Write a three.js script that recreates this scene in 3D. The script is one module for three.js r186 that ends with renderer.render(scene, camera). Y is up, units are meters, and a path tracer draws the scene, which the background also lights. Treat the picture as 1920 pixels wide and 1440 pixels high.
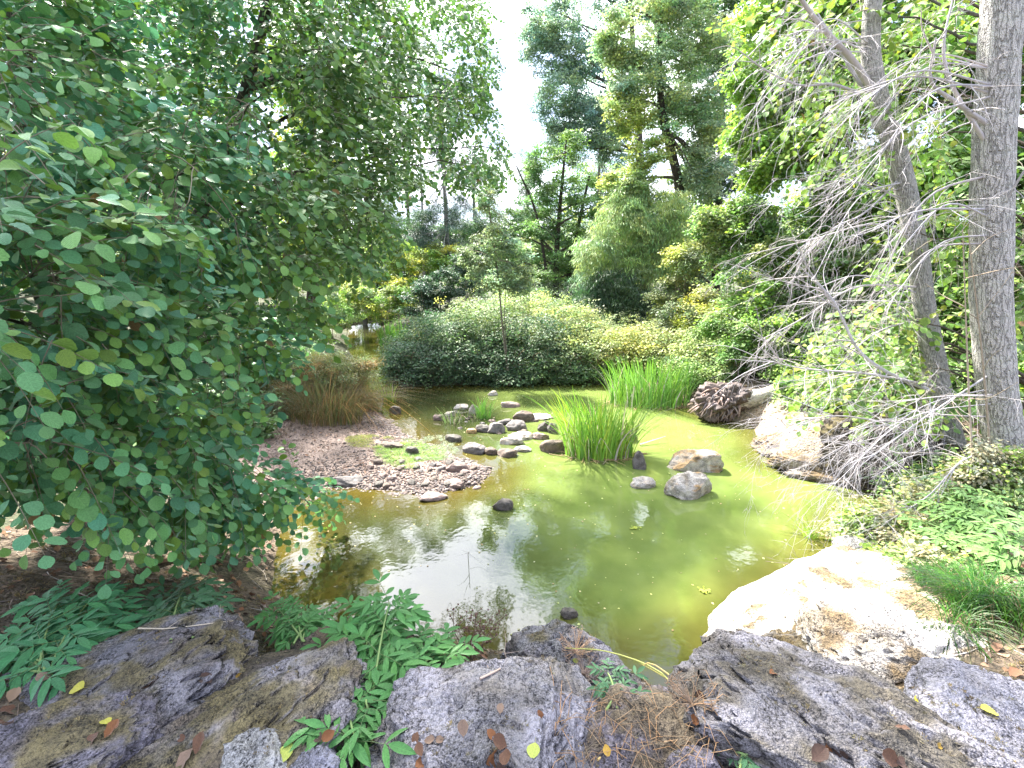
import * as THREE from 'three';
import { ImprovedNoise } from 'three/addons/math/ImprovedNoise.js';
import { mergeGeometries, mergeVertices } from 'three/addons/utils/BufferGeometryUtils.js';

// ---------------------------------------------------------------- camera, sky, sun, exposure
const scene = new THREE.Scene();
const EYE = 2.6, PITCH = 12.5 * Math.PI / 180, FOCAL = 900;            // metres above the water; lens in pixels of the 1920 x 1440 photograph
const camera = new THREE.PerspectiveCamera(2 * Math.atan(720 / FOCAL) * 180 / Math.PI, 4 / 3, 0.05, 900);
camera.position.set(0, EYE, 0);
camera.rotation.set(-PITCH, 0, 0);
const renderer = new THREE.WebGLRenderer({ antialias: true });
renderer.setSize(1024, 768);
renderer.toneMapping = THREE.LinearToneMapping;
renderer.toneMappingExposure = 6.0;
renderer.shadowMap.enabled = true;
const SUN = new THREE.Vector3(-0.36, 0.78, -0.51).normalize();
const sun = new THREE.DirectionalLight(new THREE.Color(1.0, 0.95, 0.86), 5);
sun.position.copy(SUN).multiplyScalar(60); sun.target.position.set(0, 0, -8);
sun.position.add(sun.target.position);
sun.castShadow = true; sun.shadow.radius = 5;
Object.assign(sun.shadow.camera, { left: -25, right: 25, top: 25, bottom: -25, near: 1, far: 160 });
sun.shadow.mapSize.set(4096, 4096);
scene.add(sun, sun.target);

const perlin = new ImprovedNoise();
const N3 = (x, y, z) => perlin.noise(x + 37.3, y + 11.7, z + 5.1);
function fbm(x, y, z, o = 4) { let s = 0, a = 0.5; for (let i = 0; i < o; i++) { s += a * N3(x, y, z); x *= 2.03; y *= 2.03; z *= 2.03; a *= 0.5; } return s; }
const clamp = THREE.MathUtils.clamp, lerp = THREE.MathUtils.lerp;
const sstep = (a, b, x) => { const t = clamp((x - a) / (b - a), 0, 1); return t * t * (3 - 2 * t); };
let RS = 1;
const seed = (s) => { RS = (s * 2654435761) >>> 0; };
const R = () => { RS = (RS + 0x6d2b79f5) | 0; let t = Math.imul(RS ^ (RS >>> 15), 1 | RS); t = (t + Math.imul(t ^ (t >>> 7), 61 | t)) ^ t; return ((t ^ (t >>> 14)) >>> 0) / 4294967296; };
const RR = (a, b) => a + (b - a) * R();
const G = () => (R() + R() + R() + R() - 2) * 0.87;
const V = (x, y, z) => new THREE.Vector3(x, y, z);

{ // broken bright cloud over a summer sky
  const W = 1024, H = 512, d = new Float32Array(W * H * 4);
  for (let r = 0; r < H; r++) {
    const up = ((r + 0.5) / H - 0.5) * Math.PI, y = Math.sin(up), c = Math.cos(up);
    for (let k = 0; k < W; k++) {
      const a = ((k + 0.5) / W - 0.5) * 2 * Math.PI, x = Math.cos(a) * c, z = Math.sin(a) * c, o = (r * W + k) * 4;
      const cs = x * SUN.x + y * SUN.y + z * SUN.z, yy = Math.max(y, 0);
      const hz = Math.pow(1 - yy, 3);
      let b = [lerp(0.19, 0.80, hz), lerp(0.36, 0.88, hz), lerp(0.80, 1.0, hz)];
      const glow = 0.35 * Math.exp((cs - 1) * 9) + 0.14 * Math.exp((cs - 1) * 2);
      const kx = x / (yy + 0.22), kz = z / (yy + 0.22);
      const f = fbm(kx * 1.3 + 2.2, 3.1, kz * 1.3 + 0.4, 5) * 1.25 + 0.5, m = sstep(0.4, 0.6, f);
      const lit = lerp(0.64, 0.46, sstep(0.5, 0.9, f)) * (1 + 1.3 * Math.exp((cs - 1) * 6));
      for (let i = 0; i < 3; i++) d[o + i] = Math.max(0, lerp(b[i] * 0.4, lit * [0.95, 0.98, 1.1][i], m) + glow * [1, 0.97, 0.9][i]);
      d[o + 3] = 1;
    }
  }
  const t = new THREE.DataTexture(d, W, H, THREE.RGBAFormat, THREE.FloatType);
  t.mapping = THREE.EquirectangularReflectionMapping; t.magFilter = THREE.LinearFilter; t.needsUpdate = true;
  scene.background = t; scene.environment = t;
}

// ---------------------------------------------------------------- places: a pixel of the photograph to a point of the world
const CP = Math.cos(PITCH), SP = Math.sin(PITCH);
function ray(px, py) { const u = (px - 960) / FOCAL, v = (720 - py) / FOCAL; return V(u, -SP + CP * v, -(CP + SP * v)); }
function onY(px, py, h = 0) { const r = ray(px, py), t = (h - EYE) / r.y; return V(r.x * t, h, r.z * t); }
function onD(px, py, d) { const r = ray(px, py), t = d / -r.z; return V(r.x * t, EYE + r.y * t, -d); }
const mpp = (p) => (-(p.z) * CP - (p.y - EYE) * SP) / FOCAL;            // metres per photograph pixel at a point

// ---------------------------------------------------------------- naming
const used = new Map();
function numbered(n) { const k = used.get(n) ?? 0; used.set(n, k + 1); return k ? n + '_' + String(k).padStart(3, '0') : n; }
function shade(o) { o.castShadow = o.receiveShadow = true; return o; }
function tag(o, label, category, group) { o.userData.label = label; o.userData.category = category; if (group) o.userData.group = group; return o; }
function top(name, geo, mat, label, category, group) { const m = shade(new THREE.Mesh(geo, mat)); m.name = numbered(name); scene.add(m); return tag(m, label, category, group); }
function thing(name, label, category, p = V(0, 0, 0), group) { const g = new THREE.Group(); g.name = numbered(name); g.position.copy(p); scene.add(g); return tag(g, label, category, group); }
function part(parent, name, geo, mat, stuff) { const m = shade(new THREE.Mesh(geo, mat)); m.name = name; parent.add(m); if (stuff) m.userData.kind = 'stuff'; return m; }
function kind(o, k) { o.userData.kind = k; return o; }

// ---------------------------------------------------------------- textures
function tex(size, fn, srgb = false) {
  const d = new Uint8Array(size * size * 4);
  for (let y = 0; y < size; y++) for (let x = 0; x < size; x++) {
    const c = fn(x / size, y / size), o = (y * size + x) * 4;
    const q = Array.isArray(c) ? c : [c, c, c];
    for (let i = 0; i < 3; i++) d[o + i] = clamp(q[i], 0, 1) * 255;
    d[o + 3] = 255;
  }
  const t = new THREE.DataTexture(d, size, size); t.wrapS = t.wrapT = THREE.RepeatWrapping; t.magFilter = THREE.LinearFilter; t.minFilter = THREE.LinearMipmapLinearFilter; t.generateMipmaps = true;
  if (srgb) t.colorSpace = THREE.SRGBColorSpace; t.needsUpdate = true; return t;
}
// tiling gradient noise on a lattice
const LAT = (() => { const a = new Float32Array(8192); let q = 12345; for (let i = 0; i < 8192; i += 2) { q = (Math.imul(q, 1664525) + 1013904223) >>> 0; const t = q / 4294967296 * 6.2831853; a[i] = Math.cos(t); a[i + 1] = Math.sin(t); } return a; })();
function lat(x, y, px, py, s) {
  const x0 = Math.floor(x), y0 = Math.floor(y), fx = x - x0, fy = y - y0, u = fx * fx * fx * (fx * (fx * 6 - 15) + 10), v = fy * fy * fy * (fy * (fy * 6 - 15) + 10);
  const g = (i, j, dx, dy) => { const h = ((Math.imul((i % px + px) % px, 374761) ^ Math.imul((j % py + py) % py + s * 131, 668265)) >>> 3) & 4095; return LAT[h * 2] * dx + LAT[h * 2 + 1] * dy; };
  return lerp(lerp(g(x0, y0, fx, fy), g(x0 + 1, y0, fx - 1, fy), u), lerp(g(x0, y0 + 1, fx, fy - 1), g(x0 + 1, y0 + 1, fx - 1, fy - 1), u), v) * 1.5;
}
function tn(u, v, f, o = 4, s = 0, fv = f) { let r = 0, a = 0.5; for (let i = 0; i < o; i++) { r += a * lat(u * f, v * fv, f, fv, s + i * 7); f *= 2; fv *= 2; a *= 0.52; } return r * 1.15; }
const graniteMap = tex(1024, (u, v) => {
  const a = tn(u, v, 5, 5, 1), b = tn(u, v, 60, 3, 9), c = tn(u, v, 160, 2, 17), l = sstep(0.02, 0.22, tn(u, v, 9, 5, 31));
  let k = 0.6 + a * 0.55 + b * 0.8 + c * 0.75;
  const fl = sstep(0.3, 0.42, tn(u, v, 110, 2, 55));
  k = lerp(k, 1.0, fl * 0.8);
  const w = [k * 1.0, k * 0.985, k * 0.99], li = [0.93 + c * 0.3, 0.93 + c * 0.3, 0.9 + c * 0.3];
  return w.map((x, i) => lerp(x, li[i], l * 0.35));
});
const graniteBump = tex(1024, (u, v) => 0.5 + tn(u, v, 7, 4, 1) * 0.5 + tn(u, v, 40, 3, 9) * 0.32 + tn(u, v, 150, 2, 17) * 0.2);
const soilMap = tex(512, (u, v) => { const a = tn(u, v, 6, 5, 3), b = tn(u, v, 45, 4, 13), c = sstep(0.2, 0.4, tn(u, v, 70, 2, 23)); const k = 0.72 + a * 0.45 + b * 0.7; return [k + c * 0.25, k * 0.97 + c * 0.2, k * 0.93 + c * 0.15]; });
const soilBump = tex(512, (u, v) => 0.5 + tn(u, v, 12, 4, 3) * 0.5 + tn(u, v, 55, 3, 13) * 0.5);
const barkMap = tex(512, (u, v) => { const f = Math.abs(tn(u, v, 14, 4, 4, 5)), cr = sstep(0.0, 0.09, f), l = sstep(0.03, 0.2, tn(u, v, 7, 5, 40)); const k = lerp(0.42, 0.85, cr) + tn(u, v, 60, 3, 2) * 0.35; return [lerp(k, 0.95, l * 0.5), lerp(k * 0.97, 0.97, l * 0.5), lerp(k * 0.93, 0.88, l * 0.5)]; });
const barkBump = tex(512, (u, v) => { const f = Math.abs(tn(u, v, 14, 4, 4, 5)); return 0.25 + 0.6 * sstep(0, 0.16, f) + tn(u, v, 60, 3, 2) * 0.25; });
const veinMap = tex(256, (u, v) => { const m = Math.abs(v - 0.5), vein = Math.max(Math.exp(-m * m * 9000), 0.7 * Math.exp(-Math.pow((((u * 8 - m * 7) % 1) + 1) % 1 - 0.5, 2) * 160)); const n = tn(u, v, 10, 3, 6) * 0.25; return [0.74 + n + vein * 0.26, 0.78 + n + vein * 0.2, 0.74 + n + vein * 0.24]; });
const veinBump = tex(256, (u, v) => { const m = Math.abs(v - 0.5); return 0.75 - 0.5 * Math.max(Math.exp(-m * m * 5000), Math.exp(-Math.pow((((u * 8 - m * 7) % 1) + 1) % 1 - 0.5, 2) * 90)) + tn(u, v, 24, 2, 6) * 0.15; });
const rippleBump = tex(512, (u, v) => 0.5 + tn(u, v, 9, 3, 8) * 0.55 + tn(u, v, 34, 2, 18) * 0.22);
const waterMap = tex(512, (u, v) => { const a = tn(u, v, 4, 4, 61), b = sstep(0.34, 0.44, tn(u, v, 90, 2, 71)); return [0.9 + a * 0.28 + b * 0.12, 0.92 + a * 0.22 + b * 0.12, 0.85 + a * 0.3 + b * 0.3]; });

// ---------------------------------------------------------------- materials
const rgb = (r, g, b) => new THREE.Color().setRGB(r, g, b);
const std = (o) => new THREE.MeshStandardMaterial({ roughness: 0.9, ...o });
const leafMat = (o = {}) => new THREE.MeshPhysicalMaterial({ color: rgb(1, 1, 1), vertexColors: true, roughness: 0.93, transmission: 0.5, thickness: 0, specularIntensity: 0.6, side: THREE.DoubleSide, ...o });
const M = {
  rock: std({ vertexColors: true, map: graniteMap, bumpMap: graniteBump, bumpScale: 0.022, roughness: 0.92 }),
  stone: std({ vertexColors: true, map: graniteMap, bumpMap: graniteBump, bumpScale: 0.006, roughness: 0.7 }),
  ground: std({ vertexColors: true, map: soilMap, bumpMap: soilBump, bumpScale: 0.03, roughness: 0.97 }),
  bark: std({ vertexColors: true, map: barkMap, bumpMap: barkBump, bumpScale: 0.045, roughness: 0.95 }),
  twig: std({ vertexColors: true, roughness: 0.9 }),
  leafNear: leafMat({ map: veinMap, bumpMap: veinBump, bumpScale: 0.0012, clearcoat: 0.3, clearcoatRoughness: 0.36, transmission: 0.38 }),
  leaf: leafMat({ clearcoat: 0.35, clearcoatRoughness: 0.38 }),
  blade: leafMat({ transmission: 0.4, clearcoat: 0.2, clearcoatRoughness: 0.4 }),
  dry: leafMat({ transmission: 0.25 }),
  water: new THREE.MeshPhysicalMaterial({ vertexColors: true, map: waterMap, roughness: 0.035, ior: 1.6, transmission: 0.3, thickness: 0, bumpMap: rippleBump, bumpScale: 0.0011, specularIntensity: 1.4 }),
};

// ---------------------------------------------------------------- geometry helpers
class Buf {
  constructor() { this.p = []; this.n = []; this.c = []; this.u = []; this.i = []; this.k = 0; }
  add(t, m, col) {
    const e = m.elements, P = t.p, Nn = t.n, b = this.k;
    for (let j = 0; j < P.length; j += 3) {
      const x = P[j], y = P[j + 1], z = P[j + 2];
      this.p.push(e[0] * x + e[4] * y + e[8] * z + e[12], e[1] * x + e[5] * y + e[9] * z + e[13], e[2] * x + e[6] * y + e[10] * z + e[14]);
      const a = Nn[j], bb = Nn[j + 1], c = Nn[j + 2];
      let nx = e[0] * a + e[4] * bb + e[8] * c, ny = e[1] * a + e[5] * bb + e[9] * c, nz = e[2] * a + e[6] * bb + e[10] * c; const l = Math.hypot(nx, ny, nz) || 1;
      this.n.push(nx / l, ny / l, nz / l);
      const s = t.s ? t.s[j / 3] : 1; this.c.push(col[0] * s, col[1] * s, col[2] * s);
    }
    for (const q of t.u) this.u.push(q);
    for (const q of t.i) this.i.push(q + b);
    this.k += P.length / 3;
  }
  raw(p, n, u, i, col) { const b = this.k; for (const q of p) this.p.push(q); for (const q of n) this.n.push(q); for (const q of u) this.u.push(q); for (let j = 0; j < p.length / 3; j++) this.c.push(...col); for (const q of i) this.i.push(q + b); this.k += p.length / 3; }
  get empty() { return !this.k; }
  geo() {
    const g = new THREE.BufferGeometry();
    g.setAttribute('position', new THREE.BufferAttribute(Float32Array.from(this.p), 3)); g.setAttribute('normal', new THREE.BufferAttribute(Float32Array.from(this.n), 3));
    g.setAttribute('color', new THREE.BufferAttribute(Float32Array.from(this.c), 3)); g.setAttribute('uv', new THREE.BufferAttribute(Float32Array.from(this.u), 2));
    g.setIndex(new THREE.BufferAttribute(Uint32Array.from(this.i), 1)); return g;
  }
}
// a leaf along +x, normal +y: outline of half widths, folded along the midrib and curled
function leafTpl(widths, { fold = 0.16, curl = 0.15, notch = 0, wave = 0 } = {}) {
  const n = widths.length, p = [], nn = [], u = [], i = [], s = [];
  for (let k = 0; k < n; k++) {
    const x = k / (n - 1), w = widths[k], y = -curl * x * x;
    const wv = wave * Math.sin(k * 2.4);
    p.push(x - (k === n - 1 ? notch : 0), y, 0, x, y + w * fold + wv, -w, x, y + w * fold - wv, w);
    nn.push(curl * x, 1, 0, curl * x, 1, fold, curl * x, 1, -fold); s.push(0.97, 1, 1);
    u.push(x, 0.5, x, 0.5 - w, x, 0.5 + w);
    if (k) { const a = (k - 1) * 3, b = k * 3; for (const q of [1, 2]) { const A = a, B = a + q, C = b, D = b + q; const t = [[A, B, D], [A, D, C]]; for (const f of t) i.push(...(q === 2 ? f : [f[0], f[2], f[1]])); } }
  }
  return { p, n: nn, u, i, s };
}
const LEAF = {
  alder: leafTpl([0.03, 0.3, 0.43, 0.46, 0.36, 0.12], { fold: 0.18, curl: 0.12, notch: 0.03 }),
  alderCurl: leafTpl([0.03, 0.27, 0.41, 0.47, 0.4, 0.2], { fold: 0.3, curl: 0.34, notch: 0.05 }), alderFold: leafTpl([0.02, 0.26, 0.42, 0.43, 0.3, 0.06], { fold: -0.14, curl: -0.1, wave: 0.03 }),
  alderFine: leafTpl([0.02, 0.2, 0.31, 0.385, 0.415, 0.455, 0.44, 0.455, 0.405, 0.4, 0.3, 0.24, 0.1], { fold: 0.17, curl: 0.14, notch: 0.05, wave: 0.008 }),
  alderFine2: leafTpl([0.02, 0.16, 0.27, 0.35, 0.41, 0.43, 0.46, 0.44, 0.43, 0.36, 0.33, 0.2, 0.13], { fold: 0.34, curl: 0.36, notch: 0.03, wave: 0.02 }),
  lance: leafTpl([0.01, 0.10, 0.15, 0.16, 0.135, 0.085, 0.0], { fold: 0.25, curl: 0.22 }),
  oval: leafTpl([0.02, 0.36, 0.34, 0.0], { fold: 0.2, curl: 0.15 }),
  thin: leafTpl([0.02, 0.17, 0.0], { fold: 0.2, curl: 0.2 }),
  willow: leafTpl([0.01, 0.09, 0.08, 0.0], { fold: 0.2, curl: 0.3 }),
};
const _m = new THREE.Matrix4(), _x = V(0, 0, 0), _y = V(0, 0, 0), _z = V(0, 0, 0);
function basis(pos, dir, nrm, sc, scw = sc) {
  _x.copy(dir).normalize(); _z.crossVectors(_x, nrm); if (_z.lengthSq() < 1e-6) _z.set(0, 0, 1); _z.normalize(); _y.crossVectors(_z, _x);
  _m.makeBasis(_x.clone().multiplyScalar(sc), _y.clone().multiplyScalar(sc), _z.clone().multiplyScalar(scw)); _m.setPosition(pos); return _m;
}
const mixc = (a, b, t) => [lerp(a[0], b[0], t), lerp(a[1], b[1], t), lerp(a[2], b[2], t)];
const vary = (c, v = 0.25, w = 0.1) => { const k = 1 + RR(-v, v), y = RR(-w, w); return [c[0] * k * (1 + y * 1.6), c[1] * k * (1 + y * 0.4), c[2] * k * (1 - y)]; };
// a tapering limb along points; radii by fraction
function limb(buf, pts, r0, r1, sides, col, uvs = 1, rough = 0) {
  const n = pts.length, p = [], nn = [], u = [], i = [];
  const T = V(0, 0, 0), A = V(0, 0, 0), B = V(0, 0, 0); let L = 0; let up = V(0.13, 0.21, 1).normalize();
  for (let k = 0; k < n; k++) {
    T.subVectors(pts[Math.min(n - 1, k + 1)], pts[Math.max(0, k - 1)]).normalize();
    if (Math.abs(T.dot(up)) > 0.97) up = V(1, 0.1, 0.2).normalize();
    A.crossVectors(T, up).normalize(); B.crossVectors(T, A);
    if (k) L += pts[k].distanceTo(pts[k - 1]);
    const f = k / (n - 1), rb = typeof r0 === 'function' ? r0(f) : lerp(r0, r1, Math.pow(f, 0.85));
    for (let s = 0; s <= sides; s++) {
      const a = (s % sides) / sides * Math.PI * 2, ca = Math.cos(a), sa = Math.sin(a);
      const r = rb * (1 + (rough ? rough * fbm(pts[k].x * 3 + ca * 1.3, pts[k].y * 2.2, pts[k].z * 3 + sa * 1.3, 3) : 0));
      p.push(pts[k].x + (A.x * ca + B.x * sa) * r, pts[k].y + (A.y * ca + B.y * sa) * r, pts[k].z + (A.z * ca + B.z * sa) * r);
      nn.push(A.x * ca + B.x * sa, A.y * ca + B.y * sa, A.z * ca + B.z * sa);
      u.push(s / sides * uvs, L / Math.max(0.05, (typeof r0 === 'function' ? r0(0) : r0) * 6.28) * uvs);
    }
    if (k) for (let s = 0; s < sides; s++) { const a = (k - 1) * (sides + 1) + s, b = k * (sides + 1) + s; i.push(a, a + 1, b, a + 1, b + 1, b); }
  }
  buf.raw(p, nn, u, i, col);
}
function bez(a, b, c, n = 6, wob = 0) { const o = []; for (let k = 0; k <= n; k++) { const t = k / n, q = V(0, 0, 0); q.addScaledVector(a, (1 - t) * (1 - t)).addScaledVector(b, 2 * t * (1 - t)).addScaledVector(c, t * t); if (wob && k && k < n) q.add(V(G(), G(), G()).multiplyScalar(wob)); o.push(q); } return o; }
function smooth(pts, n) { return new THREE.CatmullRomCurve3(pts).getPoints(n); }
function boxUV(g, s) { // per-face box mapping in metres
  const q = g.index ? g.toNonIndexed() : g, p = q.attributes.position, uv = new Float32Array(p.count * 2), a = V(0, 0, 0), b = V(0, 0, 0), c = V(0, 0, 0);
  for (let f = 0; f < p.count; f += 3) {
    a.fromBufferAttribute(p, f); b.fromBufferAttribute(p, f + 1); c.fromBufferAttribute(p, f + 2);
    const n = b.clone().sub(a).cross(c.clone().sub(a)), ax = Math.abs(n.x), ay = Math.abs(n.y), az = Math.abs(n.z);
    [a, b, c].forEach((w, k) => { const o = (f + k) * 2; if (ay >= ax && ay >= az) { uv[o] = w.x * s; uv[o + 1] = w.z * s; } else if (ax >= az) { uv[o] = w.z * s + 0.37; uv[o + 1] = w.y * s; } else { uv[o] = w.x * s + 0.71; uv[o + 1] = w.y * s; } });
  }
  q.setAttribute('uv', new THREE.BufferAttribute(uv, 2)); return q;
}
const icoCache = new Map();
function ico(d) { if (!icoCache.has(d)) { const g = new THREE.IcosahedronGeometry(1, d); g.deleteAttribute('uv'); g.deleteAttribute('normal'); icoCache.set(d, mergeVertices(g, 1e-4)); } return icoCache.get(d); }
// a boulder: cut planes, layered noise, moss on what faces up
function rockGeo(sd, size, o = {}) {
  const { rough = 0, detail = 12, planes = 7, amp = 0.13, freq = 1.5, boxy = 0.25, base = [0.36, 0.35, 0.35], tint = [0.25, 0.22, 0.17], moss = 0, mossC = [0.14, 0.115, 0.05], rot = [0, 0, 0], uvs = 1.1, strata = 0, pale = null, paleAmt = 0, cut = [0.62, 0.95] } = o;
  seed(sd * 7 + 3); const g = ico(detail).clone(), p = g.attributes.position, v = V(0, 0, 0), e = new THREE.Matrix4().makeRotationFromEuler(new THREE.Euler(...rot));
  const cuts = []; for (let k = 0; k < planes; k++) cuts.push([V(G(), G() * 0.8 + 0.1, G()).normalize(), RR(...cut)]);
  const sv = sd * 3.17;
  for (let k = 0; k < p.count; k++) {
    v.fromBufferAttribute(p, k);
    const mx = Math.max(Math.abs(v.x), Math.abs(v.y), Math.abs(v.z)); v.multiplyScalar(lerp(1, 1 / mx, boxy) * lerp(1, 0.86, boxy));
    for (const [n, d] of cuts) { const h = v.dot(n) - d; if (h > 0) v.addScaledVector(n, -h * 0.88); }
    const l = 1 + amp * (fbm(v.x * freq + sv, v.y * freq, v.z * freq, 5) * 2 + (1 - Math.abs(fbm(v.x * freq * 1.7, v.y * freq * 1.7 + sv, v.z * freq * 1.7, 3)) * 3) * 0.25);
    v.multiplyScalar(l);
    if (rough) { const cr = Math.abs(fbm(v.x * 2.6 + sv, v.y * 2.6, v.z * 2.6, 4)), cr2 = fbm(v.x * 9 + sv, v.y * 9, v.z * 9, 4); v.multiplyScalar(1 - rough * 0.11 * sstep(0.05, 0, cr) + rough * 0.05 * cr2); }
    if (strata) v.y += strata * fbm(v.x * 0.8 + sv, v.z * 7, 1.5, 3);
    v.set(v.x * size[0], v.y * size[1], v.z * size[2]).applyMatrix4(e);
    p.setXYZ(k, v.x, v.y, v.z);
  }
  g.computeVertexNormals();
  const nr = g.attributes.normal, c = new Float32Array(p.count * 3), S = Math.max(...size);
  for (let k = 0; k < p.count; k++) {
    const x = p.getX(k), y = p.getY(k), z = p.getZ(k), ny = nr.getY(k);
    const a = fbm(x * 2.3 / S + sv, y * 2.3 / S, z * 2.3 / S, 4), b = fbm(x * 14 + sv, y * 14, z * 14, 4);
    let q = mixc(base, tint, sstep(-0.15, 0.35, a + b * 0.4)); const bb = 1 + b * 0.5; q = q.map((w) => w * bb);
    if (pale) q = mixc(q, pale, Math.min(1, paleAmt * 1.6) * sstep(0.0, 0.16, fbm(x * 3 + 9, y * 3, z * 3 + sv, 4)));
    if (moss) { const m = sstep(0.45 - moss * 0.6, 0.75 - moss * 0.4, ny * 0.5 + fbm(x * 4.4 + 3, y * 4.4, z * 4.4 + sv, 5) * 1.3); q = mixc(q, mossC.map((w) => w * (1 + b)), m * 0.92); }
    c[k * 3] = q[0]; c[k * 3 + 1] = q[1]; c[k * 3 + 2] = q[2];
  }
  g.setAttribute('color', new THREE.BufferAttribute(c, 3));
  return boxUV(g, uvs);
}

// ---------------------------------------------------------------- ground and water
const SHORE = [ // pond and stream outline (x, z)
  [-2.35, -5.75], [-2.6, -5.1], [-2.3, -4.2], [-2.0, -3.6], [-1.3, -3.1], [-0.25, -2.95], [0.75, -2.75], [0.95, -2.6], [1.15, -2.7], [1.63, -3.1], [2.39, -3.66], [3.43, -4.44], [4.7, -5.3], [5.0, -5.75], [4.77, -5.95],
  [3.75, -6.5], [4.1, -7.4], [4.3, -8.2], [3.65, -9.2], [3.65, -10.3], [2.3, -11.7], [0, -11.8], [-2.7, -11.4], [-3.6, -13.6], [-5.3, -20], [-7.3, -27], [-9.4, -31], [-10.6, -31], [-8.9, -27], [-7.0, -20], [-5.4, -16], [-3.6, -11.2],
  [-2.75, -9.3], [-2.15, -8.2], [-0.95, -6.75], [-0.3, -6.3], [-0.42, -5.75], [-1.04, -5.45], [-1.75, -5.6]];
function shoreDist(x, z) { // negative in the water
  let d = 1e9, inside = false;
  for (let k = 0, j = SHORE.length - 1; k < SHORE.length; j = k++) {
    const [ax, az] = SHORE[k], [bx, bz] = SHORE[j], ex = bx - ax, ez = bz - az, t = clamp(((x - ax) * ex + (z - az) * ez) / (ex * ex + ez * ez), 0, 1);
    d = Math.min(d, Math.hypot(x - ax - ex * t, z - az - ez * t));
    if ((az > z) !== (bz > z) && x < (bx - ax) * (z - az) / (bz - az) + ax) inside = !inside;
  }
  return inside ? -d : d;
}
const barMask = (x, z) => sstep(1.0, 0.72, Math.hypot((x + 2.9) / 3.3, (z + 7.0) / 2.6));
function groundAt(x, z) {
  let d = shoreDist(x, z) + 0.16 * fbm(x * 1.1, 0.5, z * 1.1, 3);
  const n = fbm(x * 0.55, 2.5, z * 0.55, 4), f = fbm(x * 3.2, 7.5, z * 3.2, 4), bar = barMask(x, z);
  if (d < 0) { const sh = Math.max(bar, sstep(1.6, 0.4, Math.hypot(x - 0.2, (z + 7.3) * 0.8))); return Math.max(-0.75, d * lerp(0.5, 0.12, sh)) + f * 0.03 - 0.01; }
  const near = sstep(-4.3, -2.4, z) , right = sstep(2.5, 4.5, x) * (1 - near);
  let A = lerp(0.38, 0.8, near); A = lerp(A, 0.55, right); A = lerp(A, 0.1, bar * (1 - near)); if (z < -11 && x > -4) A = 0.16;
  const s = lerp(lerp(0.045, 0.13, near), 0.012, bar), dd = d > 14 ? 14 + (d - 14) * 0.2 : d;
  let h = A * (1 - Math.exp(-d / lerp(0.55, 0.95, near))) + s * dd + n * 0.12 * Math.min(1, d) * (1 - bar * 0.8) + f * 0.06 * Math.min(1, d * 2) * (1 - bar * 0.6);
  if (z > -1.2) h = Math.min(h, 1.06 + f * 0.05);
  return h;
}
function axis(lo, hi, step, far) { const a = []; for (let x = lo; x <= hi + 1e-6; x += step) a.push(x); let s = step, x = hi; while (x < far) { s *= 1.35; x += s; a.push(x); } s = step; x = lo; while (x > -far) { s *= 1.35; x -= s; a.unshift(x); } return a; }
{
  const xs = axis(-9, 9, 0.085, 300), zs = axis(-16, 1.5, 0.085, 300), nx = xs.length, nz = zs.length, p = new Float32Array(nx * nz * 3), c = new Float32Array(nx * nz * 3), u = new Float32Array(nx * nz * 2), ix = [];
  for (let j = 0; j < nz; j++) for (let i = 0; i < nx; i++) {
    const x = xs[i], z = zs[j], k = j * nx + i, h = groundAt(x, z), b = barMask(x, z) * (z < -4.6 ? 1 : 0), f = fbm(x * 1.7, 3, z * 1.7, 4), f2 = fbm(x * 6, 9, z * 6, 3);
    p[k * 3] = x; p[k * 3 + 1] = h; p[k * 3 + 2] = z; u[k * 2] = x * 0.8; u[k * 2 + 1] = z * 0.8;
    let q = mixc([0.135, 0.1, 0.072], [0.085, 0.075, 0.045], sstep(-0.2, 0.3, f));
    q = mixc(q, mixc([0.36, 0.28, 0.25], [0.24, 0.18, 0.155], sstep(-0.2, 0.2, f2)), b);
    if (x > 2.6 && z < -5.2 && z > -9.5) q = mixc(q, [0.36, 0.29, 0.22], 0.8 * sstep(1.6, 0.3, shoreDist(x, z)));
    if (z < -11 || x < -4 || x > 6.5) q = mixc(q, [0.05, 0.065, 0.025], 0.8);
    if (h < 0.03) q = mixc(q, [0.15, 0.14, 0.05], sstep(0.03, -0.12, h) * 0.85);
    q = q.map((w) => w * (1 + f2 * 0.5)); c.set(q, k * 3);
    if (i && j) { const a = k - nx - 1, bb = k - nx, d = k - 1; ix.push(a, d, bb, bb, d, k); }
  }
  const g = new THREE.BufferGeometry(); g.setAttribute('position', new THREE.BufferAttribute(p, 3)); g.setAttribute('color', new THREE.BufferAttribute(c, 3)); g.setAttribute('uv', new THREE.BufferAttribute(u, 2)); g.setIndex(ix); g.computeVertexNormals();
  const m = shade(new THREE.Mesh(g, M.ground)); m.name = 'ground'; kind(m, 'structure'); m.userData.label = 'brown earth banks and bed of the stream'; scene.add(m);
}
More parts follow.
